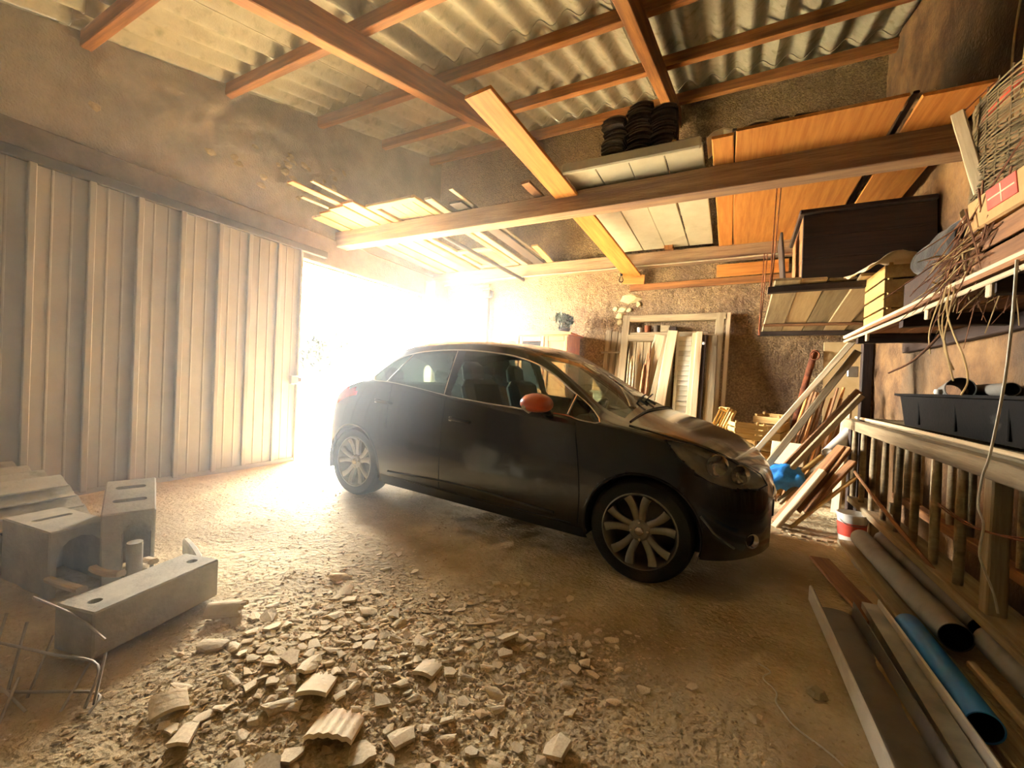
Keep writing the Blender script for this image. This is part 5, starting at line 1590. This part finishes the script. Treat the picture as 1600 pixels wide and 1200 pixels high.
while count < 282 and tries < 20000:
    tries += 1
    r_ = q.random()
    if r_ < .60:
        x, y = q.gauss(-1.27, .33), q.gauss(1.12, .23); lab, grp = 'tan roof-tile shard in the main heap in the foreground', 'shards in the main heap'
        if x < -1.86 or y < .66: continue
    elif r_ < .84:
        x, y = q.gauss(-.82, .24), q.gauss(1.72, .17); lab, grp = 'tan roof-tile shard in the smaller heap nearer the front wheel', 'shards in the smaller heap'
    else:
        x, y = q.uniform(-1.9, .3), q.uniform(.9, 2.25); lab, grp = 'tan roof-tile shard scattered loose on the bare earth', 'loose shards on the earth'
    big = q.random() < .14
    s = q.uniform(.048, .066) if big else q.uniform(.020, .044)
    if r_ >= .84: s = q.uniform(.014, .036)
    elif r_ >= .6: s = q.uniform(.016, .038)
    if car_block(x, y): continue
    if any((x - a) ** 2 + (y - c) ** 2 < (r5 + s * .6) ** 2 for a, c, r5 in ((-1.045, .93, .075), (-1.22, 1.0, .06), (-.98, 1.30, .05), (-1.95, 1.10, .06), (-1.57, .72, .055))): continue
    if any((x - a) ** 2 + (y - c) ** 2 < (.62 * (s + t)) ** 2 for a, c, t in placed): continue
    placed.append((x, y, s)); count += 1
    place_shard(x, y, s, count, lab, grp)
# a few pieces that stand out
def tile_piece(W, L, curve, nr, label, M, m='shard'):
    b = MB(); v, f = [], []
    n = 20; rows = 4
    qq = random.Random(int(W * 1000))
    cut = [qq.uniform(-.12, .12) for _ in range(n + 1)]
    for layer in (0, 1):
        for i in range(n + 1):
            t = -1 + 2 * i / n
            z = curve * (1 - t * t) + (.0025 * math.cos(t * nr * math.pi) if nr else 0) - (.014 if layer else 0)
            for j in range(rows):
                u = j / (rows - 1)
                v.append((t * W / 2, (u - .5) * L + (cut[i] * L * u), z))
    m_ = (n + 1) * rows
    for layer in (0, 1):
        for i in range(n):
            for j in range(rows - 1):
                a = layer * m_ + i * rows + j; f.append((a, a + rows, a + rows + 1, a + 1))
    for i in range(n):
        for j in (0, rows - 1):
            a = i * rows + j; f.append((a, a + rows, m_ + a + rows, m_ + a))
    for i in (0, n):
        for j in range(rows - 1):
            a = i * rows + j; f.append((a, a + 1, m_ + a + 1, m_ + a))
    b.add(v, f)
    o = b.build('tile_shard', m, None, M, smooth=40); tag(o, label, 'tile shard')
def zf_(x, y): return ffine(x, y)[2]
tile_piece(.145, .11, .012, 5, 'big ridged tile piece at the front of the main heap', T(-1.045, .93, zf_(-1.045, .93) + .020) @ RZ(25) @ RX(-8))
tile_piece(.10, .11, .008, 0, 'large smooth tile piece in the middle of the main heap', T(-1.22, 1.0, zf_(-1.22, 1.0) + .016) @ RZ(30) @ RX(-10))
tile_piece(.10, .14, .03, 0, 'curved tile piece by the corner of the long concrete block', T(-1.95, 1.10, zf_(-1.95, 1.1) + .035) @ RZ(-50))
tile_piece(.10, .085, .014, 0, 'curved pale tile piece lying apart at the left of the heap', T(-1.57, .72, zf_(-1.57, .72) + .02) @ RZ(70) @ RX(10))
tile_piece(.08, .09, .007, 0, 'flat broad tile piece at the right side of the main heap', T(-.98, 1.30, zf_(-.98, 1.30) + .015) @ RZ(10) @ RX(-8))
o = stone_mesh(.05, 300).build('stone', 'stone', None, T(.30, 1.55, ffine(.30, 1.55)[2] + .02) @ RZ(40)); tag(o, 'large loose stone on the floor left of the grey channel', 'stone')
o = stone_mesh(.035, 302).build('stone', 'stone', None, T(.34, 1.98, ffine(.34, 1.98)[2] + .012) @ RZ(80)); tag(o, 'middling stone on the floor near the end of the grey channel', 'stone')
# fine grit, chips and gravel: nobody could count it
q = random.Random(99)
b = MB()
for k in range(13000):
    r_ = q.random()
    if r_ < .42: x, y = q.gauss(-1.2, .45), q.gauss(1.2, .38)
    elif r_ < .56: x, y = q.gauss(-.8, .3), q.gauss(1.75, .2)
    elif r_ < .72: x, y = q.uniform(-2.9, -.6), q.gauss(2.75, .28)
    elif r_ < .80: x, y = q.uniform(-.9, .5), q.uniform(.9, 2.5)
    else: x, y = q.uniform(-4.4, .5), q.uniform(.5, 3.4)
    if not (-4.6 < x < .8 and .35 < y < 5): continue
    s = q.uniform(.0025, .0075) * (1.6 if q.random() < .12 else 1) * (1.35 if r_ > .56 else 1) * (1.8 if r_ < .12 or .42 < r_ < .45 else 1)
    z = ffine(x, y)[2]
    M = T(x, y, z + s * .25) @ RZ(q.uniform(0, 360)) @ RX(q.uniform(-14, 14))
    a1, a2, a3 = q.uniform(.8, 1.5), q.uniform(.6, 1.1), q.uniform(.18, .34) if s > .009 else q.uniform(.35, .7)
    b.add([(s * a1, 0, 0), (0, s * a2, 0), (-s * a1, s * .1, 0), (0, -s * a2, 0), (s * .1, 0, s * a3), (0, 0, -s * a3)],
          [(0, 1, 4), (1, 2, 4), (2, 3, 4), (3, 0, 4), (1, 0, 5), (2, 1, 5), (3, 2, 5), (0, 3, 5)], M)
gr = b.build('gravel', 'gravel', None)
tag(gr, 'fine grit and small tile chips scattered over the earth floor', 'gravel', kind='stuff')
# bits of litter
for k, (x, y) in enumerate(((-1.02, 2.13), (-.96, 2.15), (-.90, 2.12), (-.86, 2.16))):
    place_shard(x, y, .028, k * 3 + 1, 'shard in the little row between the heaps and the rear door of the car', 'little row of shards')
plank('stick', (-1.02, 1.62, zf_(-1.02, 1.62) + .012), (-.88, 1.72, zf_(-.88, 1.72) + .02), .012, .008, 'wood_pale', None, 'short thin stick lying between the two shard heaps', 'stick')

# ------------------------------------------------------------------ haze volume added to imitate the lens veil
hm = bpy.data.materials.new('dust_haze'); hm.use_nodes = True
N, L = hm.node_tree.nodes, hm.node_tree.links
N.remove(N['Principled BSDF'])
vsn = N.new('ShaderNodeVolumeScatter')
vsn.inputs['Color'].default_value = (.86, .95, 1.0, 1)
vsn.inputs['Density'].default_value = HAZE
vsn.inputs['Anisotropy'].default_value = HAZE_G
L.new(vsn.outputs[0], N['Material Output'].inputs['Volume'])
MATS['dust_haze'] = hm
hz = MB().box((-3.3, YR + .1, .0), (-1.55, 4.9, 4.3)).build('dust_haze', 'dust_haze')
tag(hz, 'bright dusty haze hanging in the air of the garage', 'haze', kind='stuff')
